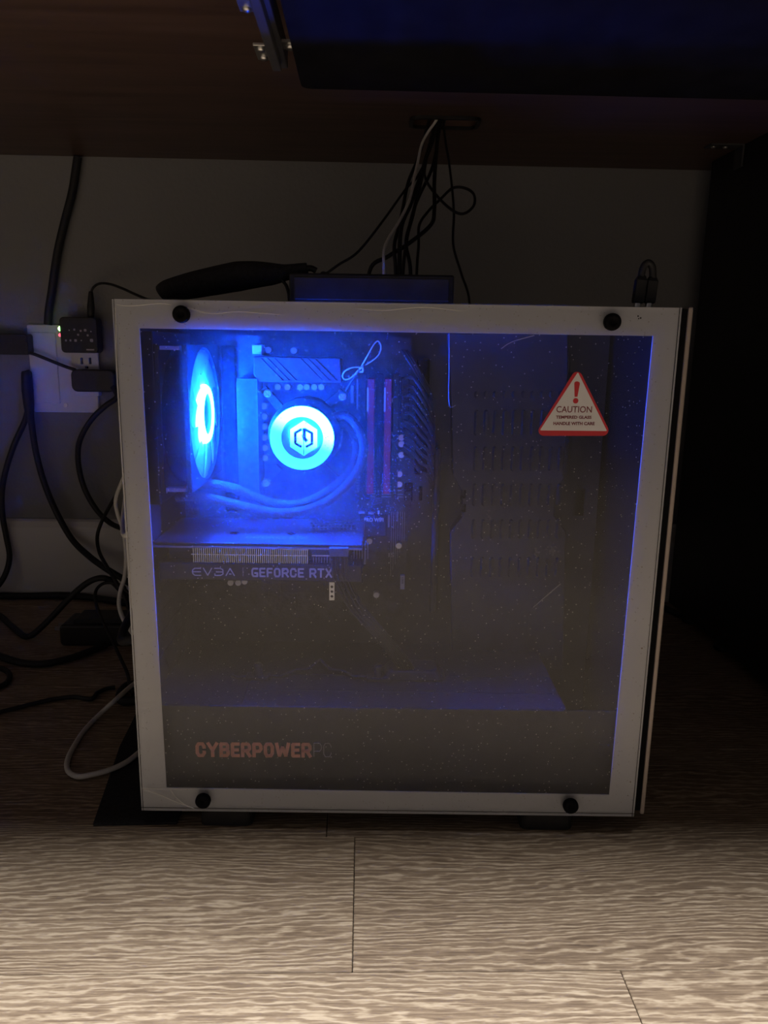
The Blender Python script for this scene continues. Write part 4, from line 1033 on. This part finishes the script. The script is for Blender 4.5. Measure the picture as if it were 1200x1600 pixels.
cable('thin_cable', [FZ(-150, 1052), FZ(-80, 1046), FZ(-22, 1040), FZ(0, 1044), FZ(12, 1050), FZ(15, 1058), FZ(10, 1067), FZ(-4, 1074), FZ(-25, 1078), FZ(-70, 1076), FZ(-120, 1062)], .0034, 'black cable doubled back in a tight bend on the floor')
cable('coiled_cable', [FZ(236, 1072, .006), FZ(206, 1070, .006), FZ(194, 1076, .006), FZ(188, 1086, .006), FZ(190, 1095, .006), FZ(203, 1098, .006), FZ(236, 1096, .006)], .0056, 'thick black cable coil poking out beside the white loop')
# power brick
a = atz(94, 1010, 0); b2 = atz(206, 1008, 0)
br = empty('power_brick', (a.x, a.y, 0)); tag(br, 'black power brick with metal prongs lying on the floor', 'adapter')
ln = .115
MB().prism(rrect(0, ln, .0005, .031, .006), lambda p: (p[0], 0, p[1]), lambda p: (p[0], .055, p[1])).build('housing', 'black_plastic', br, bevel=.003)
MB().prism(rrect(.018, ln-.004, .030, .037, .002), lambda p: (p[0], .01, p[1]), lambda p: (p[0], .05, p[1])).build('raised_lid', 'black_plastic', br, bevel=.001)
for yy in (.018, .031): MB().box(-.013, .001, yy, yy+.0016, .017, .0225).build('prong', 'bare_steel', br)
# cable behind the tower on the right
cable('power_cable', [Vector((.30, 1.20, .005)), Vector((.38, 1.215, .005)), FZ(1012, 944, .006), FZ(1030, 947, .006), FZ(1046, 953, .006), FZ(1058, 959, .006), FZ(1066, 963, .006)], .0046, 'black cable running along the floor toward the cabinet')

# bundle from the grommet
def Z5(x, y): return (560+x/5.16, 170+y/5.16)
LAYER = [0]
RSC = .77
BR = [.0021, .0018, .0031, .0026, .0028, .0030, .0021, .0026, .0019]      # radii front to back
def bundle(name, pts, label, m='black_rubber', ends=None, dx=0, bow=None):
    k = LAYER[0]; LAYER[0] += 1; r = BR[k]*RSC
    y0 = g0.y-.0194+sum(2*RSC*q+.0001 for q in BR[:k])+r+(.003 if k > 1 else 0)
    y1 = .820+sum(2*q+.0095 for q in BR[:k])+(.012 if k > 6 else 0)
    px = [Z5(*p) for p in pts]+(ends or [])
    P = []
    for i, (a, b) in enumerate(px):
        t = min(1, max(0, (b-190)/225)); t = t*t*(3-2*t)
        P.append(at(a, b, y0+(y1-y0)*t+(bow[i] if bow else 0)))
    p0 = P[0]; P = [Vector((p0.x+.004+dx, y0, ZD+.012))]+P
    e = P[-1].copy(); e.z -= .06; P.append(e)
    o = MB().tube([tuple(p) for p in P], r, 8, 8).build(name, m, None, origin=tuple(P[0]))
    return tag(o, label, 'cable')
bundle('white_cable', [(635, 80), (560, 190), (510, 290), (480, 420), (450, 560), (410, 740), (320, 920), (240, 1050), (205, 1150), (205, 1310)], 'white cable hanging from the desk grommet to the computer top', 'white_cable')
bundle('thin_cable', [(640, 120), (590, 300), (480, 540), (380, 650), (200, 900), (0, 1150)], 'thin black cable slanting from the grommet behind the flat box', ends=[(530, 413), (512, 426), (500, 436)])
bundle('power_cable', [(620, 130), (530, 450), (425, 760), (345, 960), (330, 1310)], 'thickest black cable of the bunch under the grommet')
bundle('thin_cable', [(560, 130), (480, 400), (400, 600), (340, 900), (290, 1100), (300, 1320)], 'slim black cable hanging next to the white one under the grommet')
bundle('thin_cable', [(620, 130), (560, 350), (500, 600), (440, 850), (385, 1080), (420, 1310)], 'black cable in the middle of the bunch under the grommet')
bundle('power_cable', [(650, 130), (625, 400), (612, 600), (612, 820), (580, 940), (400, 1090), (240, 1190), (90, 1310)], 'thicker black cable bending left in the bunch under the grommet')
LP_ = [(610, 130), (550, 400), (540, 560), (640, 710), (760, 820), (850, 845), (930, 780), (930, 690), (860, 640), (760, 640), (660, 730), (560, 830), (490, 940), (485, 1100), (470, 1320)]
bundle('thin_cable', LP_, 'black cable with a round loop hanging from the grommet', bow=[0, 0, 0, 0, .001, .003, .005, .007, .008, .009, .009, .009, .009, .009, .009])
bundle('thin_cable', [(660, 130), (600, 460), (470, 750), (400, 1000), (360, 1310)], 'slim black cable at the back of the bunch under the grommet')
bundle('thin_cable', [(690, 130), (705, 280), (730, 430), (755, 640), (770, 850), (765, 1100), (830, 1330), (895, 1560)], 'black cable hanging from the grommet past the end of the flat box')
